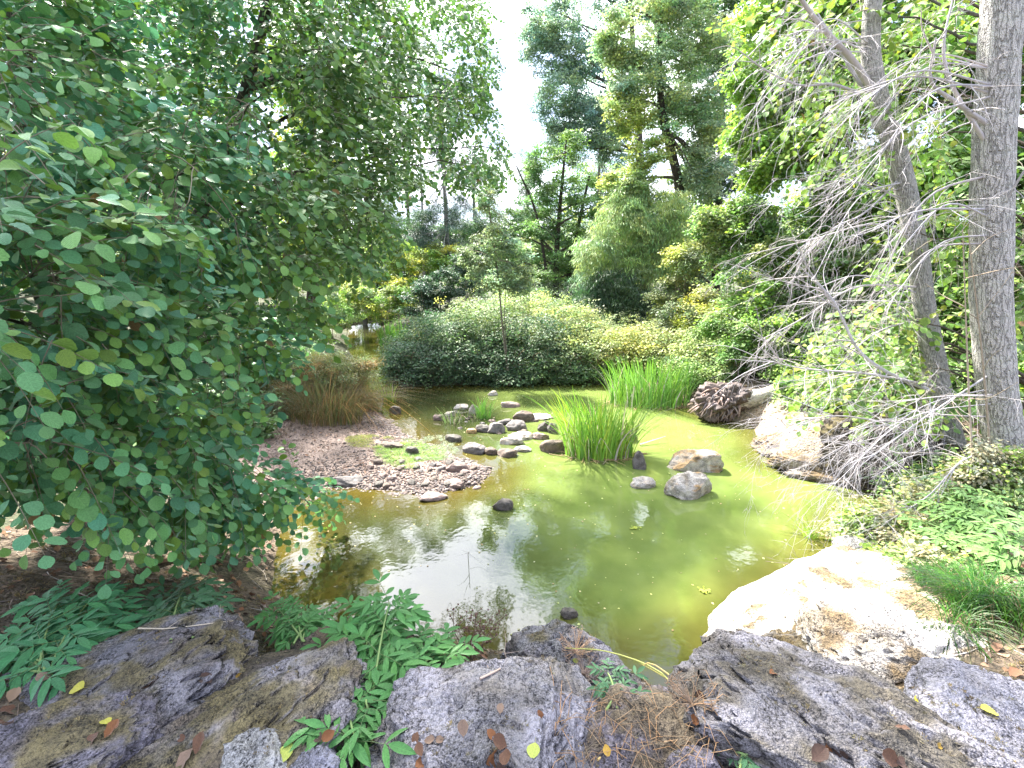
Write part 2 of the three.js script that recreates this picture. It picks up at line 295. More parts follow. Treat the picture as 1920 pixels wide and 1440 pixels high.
{
  const nx = 150, nz = 330, x0 = -16, x1 = 8, z0 = -48, z1 = -2, p = [], c = [], u = [], n = [], ix = [];
  for (let j = 0; j <= nz; j++) for (let i = 0; i <= nx; i++) {
    const x = lerp(x0, x1, i / nx), z = z1 + (z0 - z1) * Math.pow(j / nz, 1.5), k = j * (nx + 1) + i;
    p.push(x, 0, z); n.push(0, 1, 0); u.push(x * 0.55, z * 0.55);
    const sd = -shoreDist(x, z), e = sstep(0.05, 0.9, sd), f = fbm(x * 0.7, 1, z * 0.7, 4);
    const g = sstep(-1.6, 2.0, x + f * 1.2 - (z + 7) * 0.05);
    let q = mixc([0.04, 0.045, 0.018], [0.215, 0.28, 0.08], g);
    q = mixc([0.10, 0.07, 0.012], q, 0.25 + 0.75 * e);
    c.push(...q);
    if (i && j) { const a = k - nx - 2, bb = a + 1, d = k - 1; ix.push(a, bb, d, bb, k, d); }
  }
  const g = new THREE.BufferGeometry(); for (const [s, a, w] of [['position', p, 3], ['normal', n, 3], ['color', c, 3], ['uv', u, 2]]) g.setAttribute(s, new THREE.BufferAttribute(Float32Array.from(a), w)); g.setIndex(ix);
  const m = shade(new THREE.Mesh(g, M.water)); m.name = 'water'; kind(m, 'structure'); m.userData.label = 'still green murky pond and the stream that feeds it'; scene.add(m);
}
const ground = (x, z) => Math.max(groundAt(x, z), 0);

// ---------------------------------------------------------------- foreground rocks
// rock at the pixel (px, py) seen at height h; half sizes in metres
function rock(name, label, px, py, h, size, o, cat = 'rock', mat = M.rock, group) { const m = top(name, rockGeo(o.seed, size, o), mat, label, cat, group); const p = onY(px, py, h); m.position.set(p.x, h - (o.drop ?? 0), p.z); return m; }
const GREY = { base: [0.18, 0.164, 0.2], tint: [0.12, 0.1, 0.095], pale: [0.3, 0.288, 0.325], rough: 1 };
rock('boulder', 'dark bluish slab at the left edge with two brown leaves', 20, 1400, 0.78, [0.9, 0.2, 0.46], { seed: 11, detail: 44, ...GREY, base: [0.161, 0.158, 0.181], paleAmt: 0.35, boxy: 0.45, planes: 5, amp: 0.12, strata: 0.12, rot: [0.15, 0.55, 0.12], moss: 0.12, drop: 0.08 }, 'boulder');
rock('boulder', 'long striated brown and grey slab between the pale stone and the bluish slab', 370, 1440, 0.84, [0.68, 0.19, 0.4], { seed: 12, detail: 44, ...GREY, base: [0.201, 0.188, 0.181], tint: [0.134, 0.107, 0.0803], paleAmt: 0.4, boxy: 0.4, planes: 5, amp: 0.12, strata: 0.14, rot: [0.2, 0.75, 0.1], moss: 0.2, drop: 0.05 }, 'boulder');
rock('boulder', 'low dark rock under the plant at the left', 150, 1285, 0.76, [0.34, 0.18, 0.22], { seed: 13, detail: 22, ...GREY, base: [0.147, 0.143, 0.167], boxy: 0.4, planes: 6, rot: [0.1, 0.4, 0.15], moss: 0.25, drop: 0.06 }, 'boulder');
rock('boulder', 'low mossy brown rock left of the green plant', 540, 1315, 0.82, [0.5, 0.17, 0.4], { seed: 14, detail: 36, ...GREY, base: [0.134, 0.117, 0.0937], planes: 4, amp: 0.16, rot: [0.1, 0.5, 0], moss: 0.75, mossC: [0.0803, 0.0636, 0.0402], drop: 0.07 }, 'boulder');
rock('stone', 'pale grey stone with a yellow leaf on its corner', 490, 1420, 0.96, [0.125, 0.1, 0.14], { seed: 15, detail: 18, ...GREY, base: [0.348, 0.348, 0.355], tint: [0.267, 0.262, 0.247], boxy: 0.45, rot: [0.2, 0.5, 0.1], drop: 0.05 });
rock('stone', 'small bluish stone right of the pale grey stone', 590, 1440, 0.95, [0.1, 0.09, 0.12], { seed: 16, detail: 16, ...GREY, base: [0.228, 0.228, 0.281], tint: [0.188, 0.188, 0.221], rot: [0.1, 0.2, 0.1], drop: 0.05 });
rock('boulder', 'large rounded grey boulder in the middle with clusters of brown leaves', 945, 1470, 0.83, [0.52, 0.28, 0.5], { seed: 17, detail: 48, ...GREY, base: [0.201, 0.197, 0.221], tint: [0.147, 0.134, 0.127], paleAmt: 0.5, boxy: 0.3, planes: 5, amp: 0.11, rot: [0.12, 0.2, -0.05], drop: 0.06 }, 'boulder');
rock('boulder', 'flat topped grey rock at the water edge with dead stalks on it', 1065, 1262, 0.36, [0.46, 0.36, 0.3], { seed: 18, detail: 40, ...GREY, base: [0.267, 0.258, 0.267], tint: [0.161, 0.14, 0.134], paleAmt: 0.5, boxy: 0.55, planes: 7, amp: 0.1, rot: [0.16, -0.1, -0.05], moss: 0.1, drop: 0.08, cut: [0.7, 0.95] }, 'boulder');
rock('boulder', 'long whitish sunlit boulder sloping into the green water', 1560, 1185, 0.2, [1.12, 0.42, 0.66], { rough: 0.35, seed: 19, detail: 48, base: [0.78, 0.76, 0.73], tint: [0.66, 0.63, 0.58], boxy: 0.32, planes: 4, amp: 0.09, rot: [0.12, 0.62, 0.06], moss: 0.1, mossC: [0.22, 0.15, 0.06], drop: 0.04 }, 'boulder');
rock('boulder', 'brown mossy rock with a grey ridge below the whitish boulder', 1480, 1285, 0.42, [0.56, 0.3, 0.3], { seed: 20, detail: 28, ...GREY, base: [0.281, 0.262, 0.247], tint: [0.161, 0.127, 0.0803], planes: 5, amp: 0.13, rot: [0.15, 0.3, 0], moss: 0.55, mossC: [0.161, 0.113, 0.0402], drop: 0.08 }, 'boulder');
rock('stone', 'grey rounded stone between the brown mossy rock and the large right boulder', 1440, 1300, 0.62, [0.2, 0.12, 0.15], { seed: 21, detail: 20, ...GREY, base: [0.24, 0.228, 0.235], rot: [0.1, 0.3, 0], moss: 0.2, drop: 0.04 });
rock('boulder', 'big dark mossy boulder at the lower right with a bluish edge', 1700, 1475, 0.77, [0.84, 0.26, 0.46], { seed: 22, detail: 48, ...GREY, base: [0.188, 0.181, 0.201], tint: [0.127, 0.11, 0.0937], paleAmt: 0.45, boxy: 0.4, planes: 6, amp: 0.12, strata: 0.08, rot: [0.1, -0.5, -0.12], moss: 0.32, mossC: [0.0871, 0.0737, 0.0502], drop: 0.02 }, 'boulder');
rock('boulder', 'bluish slab at the right edge with a yellow leaf', 1930, 1480, 0.72, [0.44, 0.24, 0.5], { seed: 23, detail: 28, ...GREY, base: [0.221, 0.221, 0.267], tint: [0.181, 0.174, 0.194], paleAmt: 0.5, boxy: 0.4, planes: 5, amp: 0.1, rot: [0.12, -0.7, -0.2], drop: 0.05 }, 'boulder');
rock('stone', 'small grey stone at the bottom edge below the dry stalks', 1300, 1440, 0.92, [0.11, 0.08, 0.1], { seed: 24, detail: 14, ...GREY, drop: 0.04 });
rock('stone', 'mossy lump of rock left of the large right boulder', 1370, 1345, 0.76, [0.15, 0.12, 0.14], { seed: 25, detail: 18, ...GREY, base: [0.147, 0.134, 0.113], moss: 0.8, mossC: [0.107, 0.0871, 0.0402], drop: 0.04 });
rock('boulder', 'low dark rock at the right edge under the grass tufts', 1860, 1275, 0.55, [0.4, 0.2, 0.3], { seed: 26, detail: 20, ...GREY, base: [0.107, 0.0937, 0.0803], tint: [0.0803, 0.067, 0.0536], moss: 0.4, mossC: [0.0803, 0.0602, 0.0335], drop: 0.06 }, 'boulder');
rock('stone', 'white stone at the upper tip of the whitish boulder', 1600, 1035, 0.12, [0.17, 0.14, 0.13], { seed: 27, detail: 16, base: [0.6, 0.58, 0.55], tint: [0.4, 0.36, 0.3] });

rock('boulder', 'dark purple grey rock filling the gap below the dry stalks', 1240, 1450, 0.74, [0.42, 0.2, 0.34], { seed: 28, detail: 32, ...GREY, rot: [0.1, 0.3, 0], planes: 5, moss: 0.5, mossC: [0.13, 0.1, 0.06] }, 'boulder');
rock('boulder', 'brown mossy rock behind the lush plant at the water edge', 690, 1270, 0.6, [0.46, 0.2, 0.3], { seed: 29, detail: 28, ...GREY, base: [0.16, 0.14, 0.12], rot: [0.1, -0.2, 0], planes: 4, moss: 0.7, mossC: [0.12, 0.09, 0.055] }, 'boulder');
rock('boulder', 'low earth covered rock below the teal green plant', 300, 1255, 0.66, [0.4, 0.16, 0.26], { seed: 30, detail: 26, ...GREY, base: [0.15, 0.135, 0.12], rot: [0.1, 0.3, 0], planes: 4, moss: 0.7, mossC: [0.11, 0.085, 0.055] }, 'boulder');

rock('boulder', 'sunlit brown and white slab between the whitish boulder and the right boulders', 1690, 1225, 0.6, [0.62, 0.2, 0.42], { seed: 32, detail: 30, rough: 1, base: [0.66, 0.62, 0.57], tint: [0.42, 0.35, 0.26], rot: [0.1, 0.3, 0], planes: 4, moss: 0.4, mossC: [0.24, 0.16, 0.07] }, 'boulder');

rock('boulder', 'dark bluish rock in the bottom left corner', 30, 1470, 0.92, [0.4, 0.16, 0.24], { seed: 33, detail: 30, ...GREY, base: [0.17, 0.16, 0.2], rot: [0.1, 0.5, 0.05], planes: 5, moss: 0.3 }, 'boulder');

// ---------------------------------------------------------------- stones in the water: [pixel x, y of the foot, width px, height px, look, label]
const LOOK = { grey: { base: [0.21, 0.19, 0.185], tint: [0.13, 0.11, 0.1] }, dark: { base: [0.13, 0.115, 0.1], tint: [0.09, 0.075, 0.06] }, pale: { base: [0.55, 0.51, 0.47], tint: [0.38, 0.32, 0.25] }, brown: { base: [0.18, 0.13, 0.1], tint: [0.12, 0.09, 0.07] }, pink: { base: [0.32, 0.23, 0.2], tint: [0.2, 0.145, 0.13] }, ochre: { base: [0.5, 0.33, 0.14], tint: [0.4, 0.25, 0.12] } };
const ROLL = 'small wet stones scattered in the riffle', EDGE = 'small brown stones along the edge of the gravel bar';
const STONES = [
  [1308, 884, 96, 58, 'pale', 'large pale boulder with orange moss on top, upper of the pair in the green water', 'moss'],
  [1296, 932, 84, 66, 'pale', 'large pale boulder with a rough dark end, lower of the pair in green water', 'mossl'],
  [1208, 914, 46, 26, 'pale', 'flat pale stone in the green water left of the boulder pair'],
  [1043, 848, 56, 36, 'brown', 'round brown stone at the left foot of the big reed clump'],
  [1200, 880, 24, 46, 'grey', 'upright grey stone at the right foot of the big reed clump'],
  [1172, 828, 44, 26, 'dark', 'dark stone behind the right side of the big reed clump'],
  [968, 806, 42, 24, 'grey', 'greenish grey rounded stone left of the small cascade'],
  [982, 790, 40, 26, 'brown', 'brown dome shaped stone at the top of the small cascade'],
  [977, 824, 46, 20, 'pale', 'long pale stone below the greenish stone of the cascade'],
  [960, 834, 42, 20, 'pale', 'long pale tilted stone, lowest of the long stones by the cascade'],
  [980, 847, 32, 15, 'pale', 'small pale stone in front of the long stones by the cascade'],
  [888, 850, 42, 26, 'grey', 'wet grey stone with a white splash line left of the cascade'],
  [922, 852, 26, 18, 'brown', 'small brown wet stone beside the splash line'],
  [950, 856, 38, 20, 'brown', 'flat brown stone half under water below the cascade'],
  [1016, 824, 30, 16, 'pink', 'small pinkish stone right of the cascade'],
  [1020, 808, 22, 26, 'dark', 'dark upright stone behind the pinkish stone of the cascade'],
  [1036, 812, 20, 26, 'grey', 'grey stone touching the left blades of the big reed clump'],
  [1002, 786, 60, 10, 'pale', 'long thin flat pale stone above the cascade'],
  [928, 812, 34, 26, 'grey', 'angular grey stone in the middle of the riffle'],
  [905, 810, 28, 18, 'dark', 'dark stone left of the angular grey stone'],
  [946, 796, 28, 14, 'grey', 'flat grey stone above the angular grey stone'],
  [884, 812, 20, 12, 'ochre', 'small orange stone at the left end of the riffle'],
  [848, 828, 34, 18, 'dark', 'dark mossy oblong stone alone in the dark water'],
  [957, 764, 36, 14, 'pink', 'flat pinkish stone alone in the far pool'],
  [844, 780, 20, 14, 'pale', 'small pale stone left of the reed tufts in the far pool'],
  [864, 768, 26, 14, 'pale', 'pale stone behind the reed tufts in the far pool'],
  [888, 776, 18, 22, 'pale', 'pale upright stone between the two reed tufts'],
  [924, 742, 18, 12, 'pale', 'tiny pale stone at the foot of the bramble thicket'],
  [644, 912, 62, 28, 'grey', 'smooth bluish grey oval stone on the near edge of the gravel bar'],
  [735, 850, 38, 18, 'brown', 'brown oblong stone on the green weed patch'],
  [772, 860, 24, 22, 'dark', 'dark pointed stone on the green weed patch'],
  [812, 938, 54, 20, 'pink', 'long pinkish flat stone at the near tip of the gravel bar'],
  [942, 956, 38, 28, 'dark', 'dark rough stone alone in the near pool'],
  [856, 892, 40, 24, 'pink', 'pale pinkish block on the gravel bar tip'],
  [1068, 1158, 32, 26, 'dark', 'dark stone with a yellow leaf in the brown shallow water'],
  [850, 915, 44, 16, 'pink', 'low pinkish stone beside the long flat stone'],
  [740, 776, 22, 20, 'dark', 'dark stone in the channel left of the far pool'], [822, 788, 20, 16, 'pink', 'reddish stone left of the pale reed tuft'],
];
const stoneShapes = {}; let sn = 0;
for (const [px, py, w, h, look, label, lich] of STONES) {
  const p = onY(px, py, 0), m = mpp(p), el = Math.atan2(EYE, -p.z), hw = w * m / 2, hh = Math.max(0.025, (h * m - 2 * hw * 0.55 * Math.sin(el) * 0.5) * (lich ? 0.56 : 0.6));
  const extra = lich ? { moss: lich === 'moss' ? 0.5 : 0.2, mossC: [0.33, 0.2, 0.07], detail: 24, amp: 0.14, planes: 6 } : {};
  const g = rockGeo(200 + sn, [hw * 1.08, hh, hw * RR(0.55, 0.75)], { detail: 11, planes: 6, boxy: 0.2, amp: 0.12, ...LOOK[look], rot: [0, RR(-0.35, 0.35), RR(-0.12, 0.12)], uvs: 2.5, ...extra });
  const s = top('stone', g, M.stone, label, 'stone'); s.position.set(p.x, groundAt(p.x, p.z) > 0 ? groundAt(p.x, p.z) + hh * 0.3 : hh * 0.32, p.z - hw * 0.4); sn++;
}
{ // countable small stones that nothing tells apart
  const shapes = []; for (let k = 0; k < 8; k++) shapes.push(Object.keys(LOOK).slice(0, 5).map((l) => rockGeo(300 + k, [1, 0.55, 0.75], { detail: 5, planes: 6, boxy: 0.2, ...LOOK[l], uvs: 0.4 })));
  const put = (n, label, group, spot, s0, s1, pick) => { for (let k = 0; k < n; k++) { const [x, z] = spot(k), s = RR(s0, s1), m = top('stone', shapes[k % 8][pick()], M.stone, label, 'stone', group); m.scale.setScalar(s); m.rotation.set(RR(-0.2, 0.2), RR(0, 6.3), RR(-0.2, 0.2)); m.position.set(x, Math.max(groundAt(x, z), -0.02) + s * 0.18, z); } };
  seed(77);
  put(34, 'small wet stone among the others in the riffle above the near pool', ROLL, () => { const p = onY(RR(860, 1040), RR(782, 815), 0); return [p.x, p.z]; }, 0.03, 0.08, () => [0, 0, 1, 3, 4][Math.floor(R() * 5)]);
  put(46, 'small brown stone among the others on the wet edge of the gravel bar', EDGE, (k) => { const p = onY(RR(690, 900), RR(868, 925), 0); return [p.x, p.z]; }, 0.03, 0.075, () => [0, 1, 3, 4, 4][Math.floor(R() * 5)]);
}
{ // gravel
  const g = mergeGeometries([rockGeo(401, [1, 0.6, 0.8], { detail: 2, planes: 5, base: [1, 1, 1], tint: [0.8, 0.8, 0.8] })]), c = new THREE.InstancedMesh(g, M.stone, 15000), col = new THREE.Color(), e = new THREE.Object3D(); seed(5);
  let n = 0;
  for (let k = 0; k < 90000 && n < 15000; k++) {
    const x = RR(-5.4, 1.4), z = RR(-9.8, -5.2), d = shoreDist(x, z), b = barMask(x, z);
    if (d < -0.8 || R() > b * (0.08 + 0.92 * sstep(1.0, -0.1, d + fbm(x, 1, z, 3)))) continue;
    const s = 0.006 + 0.014 * Math.pow(R(), 2.4) + 0.008 * sstep(0.5, -0.1, d); e.position.set(x, groundAt(x, z) + s * 0.25, z); e.rotation.set(RR(-0.4, 0.4), RR(0, 6.3), RR(-0.4, 0.4)); e.scale.set(s, s, s); e.updateMatrix(); c.setMatrixAt(n, e.matrix);
    const t = R(), q = t < 0.4 ? [0.29, 0.22, 0.195] : t < 0.72 ? [0.22, 0.18, 0.17] : t < 0.88 ? [0.42, 0.34, 0.31] : [0.11, 0.09, 0.085]; col.setRGB(...vary(q, 0.25, 0.05)); c.setColorAt(n++, col);
  }
  c.count = n; c.name = 'gravel'; kind(shade(c), 'stuff'); c.userData.label = 'pinkish grey gravel of the bar beside the pond'; scene.add(c);
}

// ---------------------------------------------------------------- foliage
const C = { shade: [0.12, 0.31, 0.125], bright: [0.25, 0.42, 0.06], mid: [0.14, 0.27, 0.05], dark: [0.055, 0.12, 0.04], pale: [0.3, 0.42, 0.18], silver: [0.26, 0.36, 0.2], blue: [0.13, 0.23, 0.18], yellow: [0.42, 0.47, 0.07], bramble: [0.13, 0.22, 0.065], gold: [0.38, 0.38, 0.09], bark: [0.2, 0.17, 0.14], darkbark: [0.07, 0.055, 0.045], grey: [0.3, 0.28, 0.27], pale2: [0.45, 0.42, 0.42] };
const toGeo = (b) => b.geo();
// a twig with leaves, about half a metre long, along +x
function sprig(kindOf, sd) {
  seed(sd); const b = new Buf();
  const S = { broad: { n: 18, t: LEAF.oval, l: [0.06, 0.085], w: 1.0, L: 0.42, side: 0.1, droop: 0.2 }, fine: { n: 34, t: LEAF.thin, l: [0.045, 0.07], w: 1.0, L: 0.45, side: 0.13, droop: 0.3 }, willow: { n: 34, t: LEAF.willow, l: [0.08, 0.12], w: 0.9, L: 0.6, side: 0.09, droop: 0.9 }, bramble: { n: 24, t: LEAF.oval, l: [0.035, 0.055], w: 0.9, L: 0.38, side: 0.11, droop: 0.1 } }[kindOf];
  for (let k = 0; k < S.n; k++) {
    const f = (k + 0.5) / S.n, sd2 = k % 2 ? 1 : -1;
    const p = V(S.L * (f - 0.35), -S.droop * 0.3 * f * f * S.L * 2 + RR(-0.05, 0.05), sd2 * RR(0, S.side)), d = V(RR(0.2, 1), RR(-0.5, 0.25) - S.droop, sd2 * RR(0.2, 1.1));
    b.add(S.t, basis(p, d, V(RR(-0.7, 0.7), 1, RR(-0.7, 0.7)), RR(...S.l), RR(...S.l) * S.w), vary([1, 1, 1], 0.3, 0.12));
  }
  const q = [V(-S.L * 0.5, 0, 0), V(0, 0.01, 0), V(S.L * 0.6, -0.04 - S.droop * 0.15, 0)];
  limb(b, q, 0.003, 0.001, 3, [0.6, 0.6, 0.6]);
  return b.geo();
}
const SPRIG = {}; for (const [k, s] of [['broad', 500], ['fine', 520], ['willow', 540], ['bramble', 560]]) SPRIG[k] = [0, 1, 2].map((i) => sprig(k, s + i));
const dummy = new THREE.Object3D(), dcol = new THREE.Color();
// foliage: list of [pos, scale, colour] on sprigs of one kind
function foliage(parent, list, kindOf, name = 'foliage', mat = M.leaf) {
  const vs = SPRIG[kindOf]; let made = [];
  vs.forEach((g, vi) => {
    const sub = list.filter((_, i) => i % vs.length === vi); if (!sub.length) return;
    const im = new THREE.InstancedMesh(g, mat, sub.length);
    sub.forEach(([p, s, c, q], i) => { dummy.position.copy(p).sub(parent.position ?? V(0, 0, 0)); dummy.rotation.set(RR(-0.5, 0.5), RR(0, 6.283), RR(-0.5, 0.4)); dummy.scale.set(s, s, s); dummy.updateMatrix(); im.setMatrixAt(i, dummy.matrix); dcol.setRGB(...c); im.setColorAt(i, dcol); });
    im.name = name; kind(shade(im), 'stuff'); parent.add(im); made.push(im);
  });
  return made;
}
// leafy clumps inside ellipsoids {c, r}; shellness pushes clumps to the outside
function clumps(blobs, per, cluster, rc, cols, sc, shell = 0.45) {
  const out = [], anchors = [];
  for (const { c, r, col, n = 1 } of blobs) {
    const N = Math.max(3, Math.round(per * n));
    for (let k = 0; k < N; k++) {
      const d = V(G(), G(), G()).normalize().multiplyScalar(Math.pow(R(), shell)), a = V(c.x + d.x * r.x, c.y + d.y * r.y, c.z + d.z * r.z); anchors.push(a);
      const base = col ?? cols[Math.floor(R() * cols.length)], tone = vary(base, 0.22, 0.1), m = (r.x + r.y) / 2 * rc;
      for (let j = 0; j < cluster; j++) { const p = V(a.x + G() * m, a.y + G() * m * 0.7, a.z + G() * m); if (p.y > groundAt(p.x, p.z) - 0.05) out.push([p, sc * RR(0.75, 1.25), vary(tone, 0.18, 0.08)]); }
    }
  }
  return { out, anchors };
}
const blob = (px, py, d, rx, ry, n, col) => { const c = onD(px, py, d), m = mpp(c); return { c, r: V(rx * m, ry * m, (rx + ry) * 0.42 * m), n, col }; };
function tree(name, label, cat, o) {
  seed(o.seed); const tp = o.trunk.map((q) => (q.isVector3 ? q : onD(...q))), b0 = tp[0].clone(); b0.y = groundAt(b0.x, b0.z) - 0.1;
  const t = thing(name, label, cat, b0, o.group), loc = (p) => p.clone().sub(b0);
  const pts = smooth([b0, ...tp.slice(1)], 14), tb = new Buf();
  limb(tb, pts.map(loc), o.r ?? 0.15, o.r1 ?? 0.03, 8, o.bark ?? C.bark, 2, 0.25); part(t, 'trunk', tb.geo(), M.bark);
  for (const ex of o.trunks ?? []) { const b = new Buf(), q = smooth(ex.p.map((w) => onD(...w)), 10); limb(b, q.map(loc), ex.r, ex.r * 0.35, 7, o.bark ?? C.bark, 2, 0.2); part(t, 'trunk', b.geo(), M.bark); }
  const { out, anchors } = clumps(o.blobs, o.per, o.cluster ?? 12, o.rc ?? 0.22, o.cols, o.scale ?? 1, o.shell);
  const lb = new Buf(), L = o.limbs ?? 16;
  for (let k = 0; k < L && anchors.length; k++) {
    const a = anchors[Math.floor(k * anchors.length / L)], lo = pts[0].y, hi = pts[pts.length - 1].y; const want = clamp((a.y - 0.45 * Math.hypot(a.x - b0.x, a.z - b0.z) - lo) / (hi - lo), 0.12, 0.92);
    const s = pts[Math.round(want * (pts.length - 1))], mid = s.clone().lerp(a, 0.5); mid.y += 0.12 * s.distanceTo(a) * (o.lift ?? 1);
    limb(lb, bez(loc(s), loc(mid), loc(a), 7, 0.03 * s.distanceTo(a) * 0.4), (o.r ?? 0.15) * 0.3, 0.008, 5, o.bark ?? C.bark, 1);
  }
  if (!lb.empty) part(t, 'limbs', lb.geo(), M.twig, true);
  foliage(t, out, o.kind, 'crown');
  return t;
}
function bush(name, label, o) { seed(o.seed); const c0 = o.blobs[0].c, b0 = V(c0.x, groundAt(c0.x, c0.z), c0.z), t = thing(name, label, o.cat ?? 'shrub', b0);
  const { out, anchors } = clumps(o.blobs, o.per, o.cluster ?? 12, o.rc ?? 0.22, o.cols, o.scale ?? 1, o.shell ?? 0.35), lb = new Buf();
  for (let k = 0; k < (o.stems ?? 14); k++) { const a = anchors[Math.floor(R() * anchors.length)], f = V(lerp(c0.x, a.x, 0.6) + G() * 0.1, 0, lerp(c0.z, a.z, 0.6)); f.y = groundAt(f.x, f.z) - 0.03; const mid = f.clone().lerp(a, 0.5).add(V(0, 0.15 * f.distanceTo(a), 0)); limb(lb, bez(f, mid, a, 6, 0.02).map((p) => p.sub(b0)), o.sr ?? 0.012, 0.004, 4, o.bark ?? [0.2, 0.15, 0.1]); }
  part(t, 'stems', lb.geo(), M.twig, true); foliage(t, out, o.kind, 'foliage'); return t; }

// ---------------------------------------------------------------- far wood and the trees beyond the pond
{ // what reads as one mass: the wood at the end of the valley
  seed(900); const g = new THREE.Group(); g.name = 'far_wood'; kind(g, 'stuff'); g.userData.label = 'hazy green wood closing the valley behind the stream'; scene.add(g);
  const bl = []; for (let k = 0; k < 84; k++) { const px = -700 + (k % 42) * 80 + G() * 20, d = k < 42 ? RR(30, 36) : RR(40, 50), h = px > 640 && px < 1120 ? RR(40, 90) : RR(90, 260); bl.push(blob(px, 525 - h * 0.45, d, 85, h * 0.62 + 20)); }
  foliage(g, clumps(bl, 34, 8, 0.2, [C.mid, C.yellow, C.pale, C.dark], 2.4, 0.4).out, 'broad', 'foliage');
}
tree('pine_tree', 'dark slender tree with layered crown left of the sky gap', 'tree', { seed: 31, trunk: [[842, 545, 26], [836, 400, 26], [826, 200, 26], [822, 120, 26]], r: 0.16, bark: C.grey, kind: 'fine', per: 20, cluster: 11, scale: 1.5, cols: [C.dark, C.blue, [0.05, 0.09, 0.06]], limbs: 22, lift: 0.3,
  blobs: [blob(845, 300, 26, 60, 34), blob(850, 388, 26, 75, 30), blob(840, 455, 26, 85, 34), blob(826, 225, 26, 48, 40), blob(795, 440, 26, 40, 50), blob(822, 160, 26, 30, 30)] });
tree('birch_tree', 'thin pale stemmed tree left of the dark slender tree', 'tree', { seed: 32, trunk: [[795, 550, 29], [792, 400, 29], [786, 240, 29]], r: 0.11, bark: C.pale2, kind: 'fine', per: 12, cluster: 9, scale: 1.6, cols: [C.dark, C.mid], blobs: [blob(770, 430, 29, 50, 60), blob(785, 330, 29, 45, 50), blob(740, 480, 29, 40, 40), blob(720, 380, 29, 45, 70)] });
tree('alder_tree', 'dark bushy tree with several stems right of the sky gap', 'tree', { seed: 33, trunk: [[1042, 552, 21], [1045, 450, 21], [1062, 260, 21]], r: 0.2, bark: C.darkbark, trunks: [{ p: [[1060, 552, 21.2], [1085, 420, 21.2], [1105, 330, 21]], r: 0.12 }, { p: [[1030, 552, 20.8], [1005, 400, 20.8], [968, 310, 20.8]], r: 0.08 }], kind: 'broad', per: 22, cluster: 12, scale: 1.1, cols: [[0.12, 0.23, 0.08], [0.15, 0.28, 0.07], C.mid],
  blobs: [blob(1055, 285, 21, 60, 45, 0.7), blob(1085, 360, 21, 72, 55), blob(1020, 400, 21, 48, 60), blob(1100, 430, 21, 62, 55), blob(1040, 480, 21, 62, 40), blob(1140, 385, 21, 36, 40, 0.6), blob(1020, 320, 21, 40, 40, 0.5), blob(985, 420, 22, 40, 50, 0.7), blob(960, 480, 22, 50, 40), blob(1085, 500, 21, 60, 35)] });
tree('broadleaf_tree', 'tall bluish green tree with dark bare limbs at the top middle', 'tree', { seed: 34, trunk: [[1215, 540, 25], [1200, 300, 25], [1185, 60, 25], [1170, -250, 25]], r: 0.32, bark: C.darkbark, kind: 'broad', per: 30, cluster: 13, rc: 0.28, scale: 1.25, cols: [[0.22, 0.35, 0.24], [0.26, 0.39, 0.22], [0.19, 0.31, 0.24]], limbs: 26, lift: -0.6,
  blobs: [blob(1050, 70, 25, 70, 60), blob(1050, 170, 25, 65, 50), blob(1110, 120, 25, 70, 90), blob(1110, 220, 25, 60, 45), blob(1100, -60, 25, 130, 100), blob(1200, -120, 25, 150, 130), blob(1010, 60, 25, 40, 60, 0.7), blob(1060, 250, 25, 50, 40, 0.7), blob(1140, 280, 25, 50, 40, 0.7), blob(1180, -20, 25, 80, 80)] });
tree('poplar_tree', 'tall silvery green tree with drooping sprays behind the willow', 'tree', { seed: 35, trunk: [[1292, 520, 16.5], [1275, 360, 16.5], [1240, 200, 16.5], [1238, 20, 16.5], [1245, -200, 16.5]], r: 0.22, bark: C.darkbark, kind: 'broad', per: 34, cluster: 12, rc: 0.26, scale: 1.0, cols: [[0.34, 0.45, 0.27], [0.38, 0.49, 0.3], [0.3, 0.45, 0.19], [0.36, 0.47, 0.2]], limbs: 24,
  blobs: [blob(1230, 60, 16.5, 80, 80), blob(1190, 170, 16.5, 55, 70), blob(1270, 190, 16.5, 60, 80), blob(1300, 60, 16.5, 70, 110), blob(1330, 130, 17, 60, 110), blob(1310, 330, 16.5, 50, 60), blob(1180, 215, 16.3, 45, 35, 0.6, [0.36, 0.44, 0.12]), blob(1170, 345, 16, 50, 35, 0.6, [0.32, 0.42, 0.12]), blob(1215, 290, 16, 40, 35, 0.5, [0.36, 0.44, 0.12]), blob(1250, -80, 16.5, 120, 90), blob(1320, 240, 16.5, 50, 70), blob(1150, 60, 16.5, 35, 50, 0.6)] });
tree('willow_tree', 'pale bushy willow leaning over the right end of the thicket', 'tree', { seed: 36, trunk: [[1215, 580, 16], [1205, 480, 16], [1195, 350, 16]], r: 0.1, kind: 'willow', per: 26, cluster: 12, rc: 0.3, scale: 1.1, cols: [C.pale, [0.28, 0.42, 0.12], [0.32, 0.42, 0.14]], limbs: 18,
  blobs: [blob(1190, 425, 16, 75, 65, 1.3), blob(1130, 475, 16, 50, 50), blob(1245, 420, 15.7, 55, 65), blob(1180, 370, 16, 45, 35), blob(1230, 490, 15.7, 60, 45), blob(1140, 540, 15.5, 52, 48, 1, [0.05, 0.12, 0.04]), blob(1180, 560, 15.3, 45, 40, 1, [0.06, 0.13, 0.04])] });
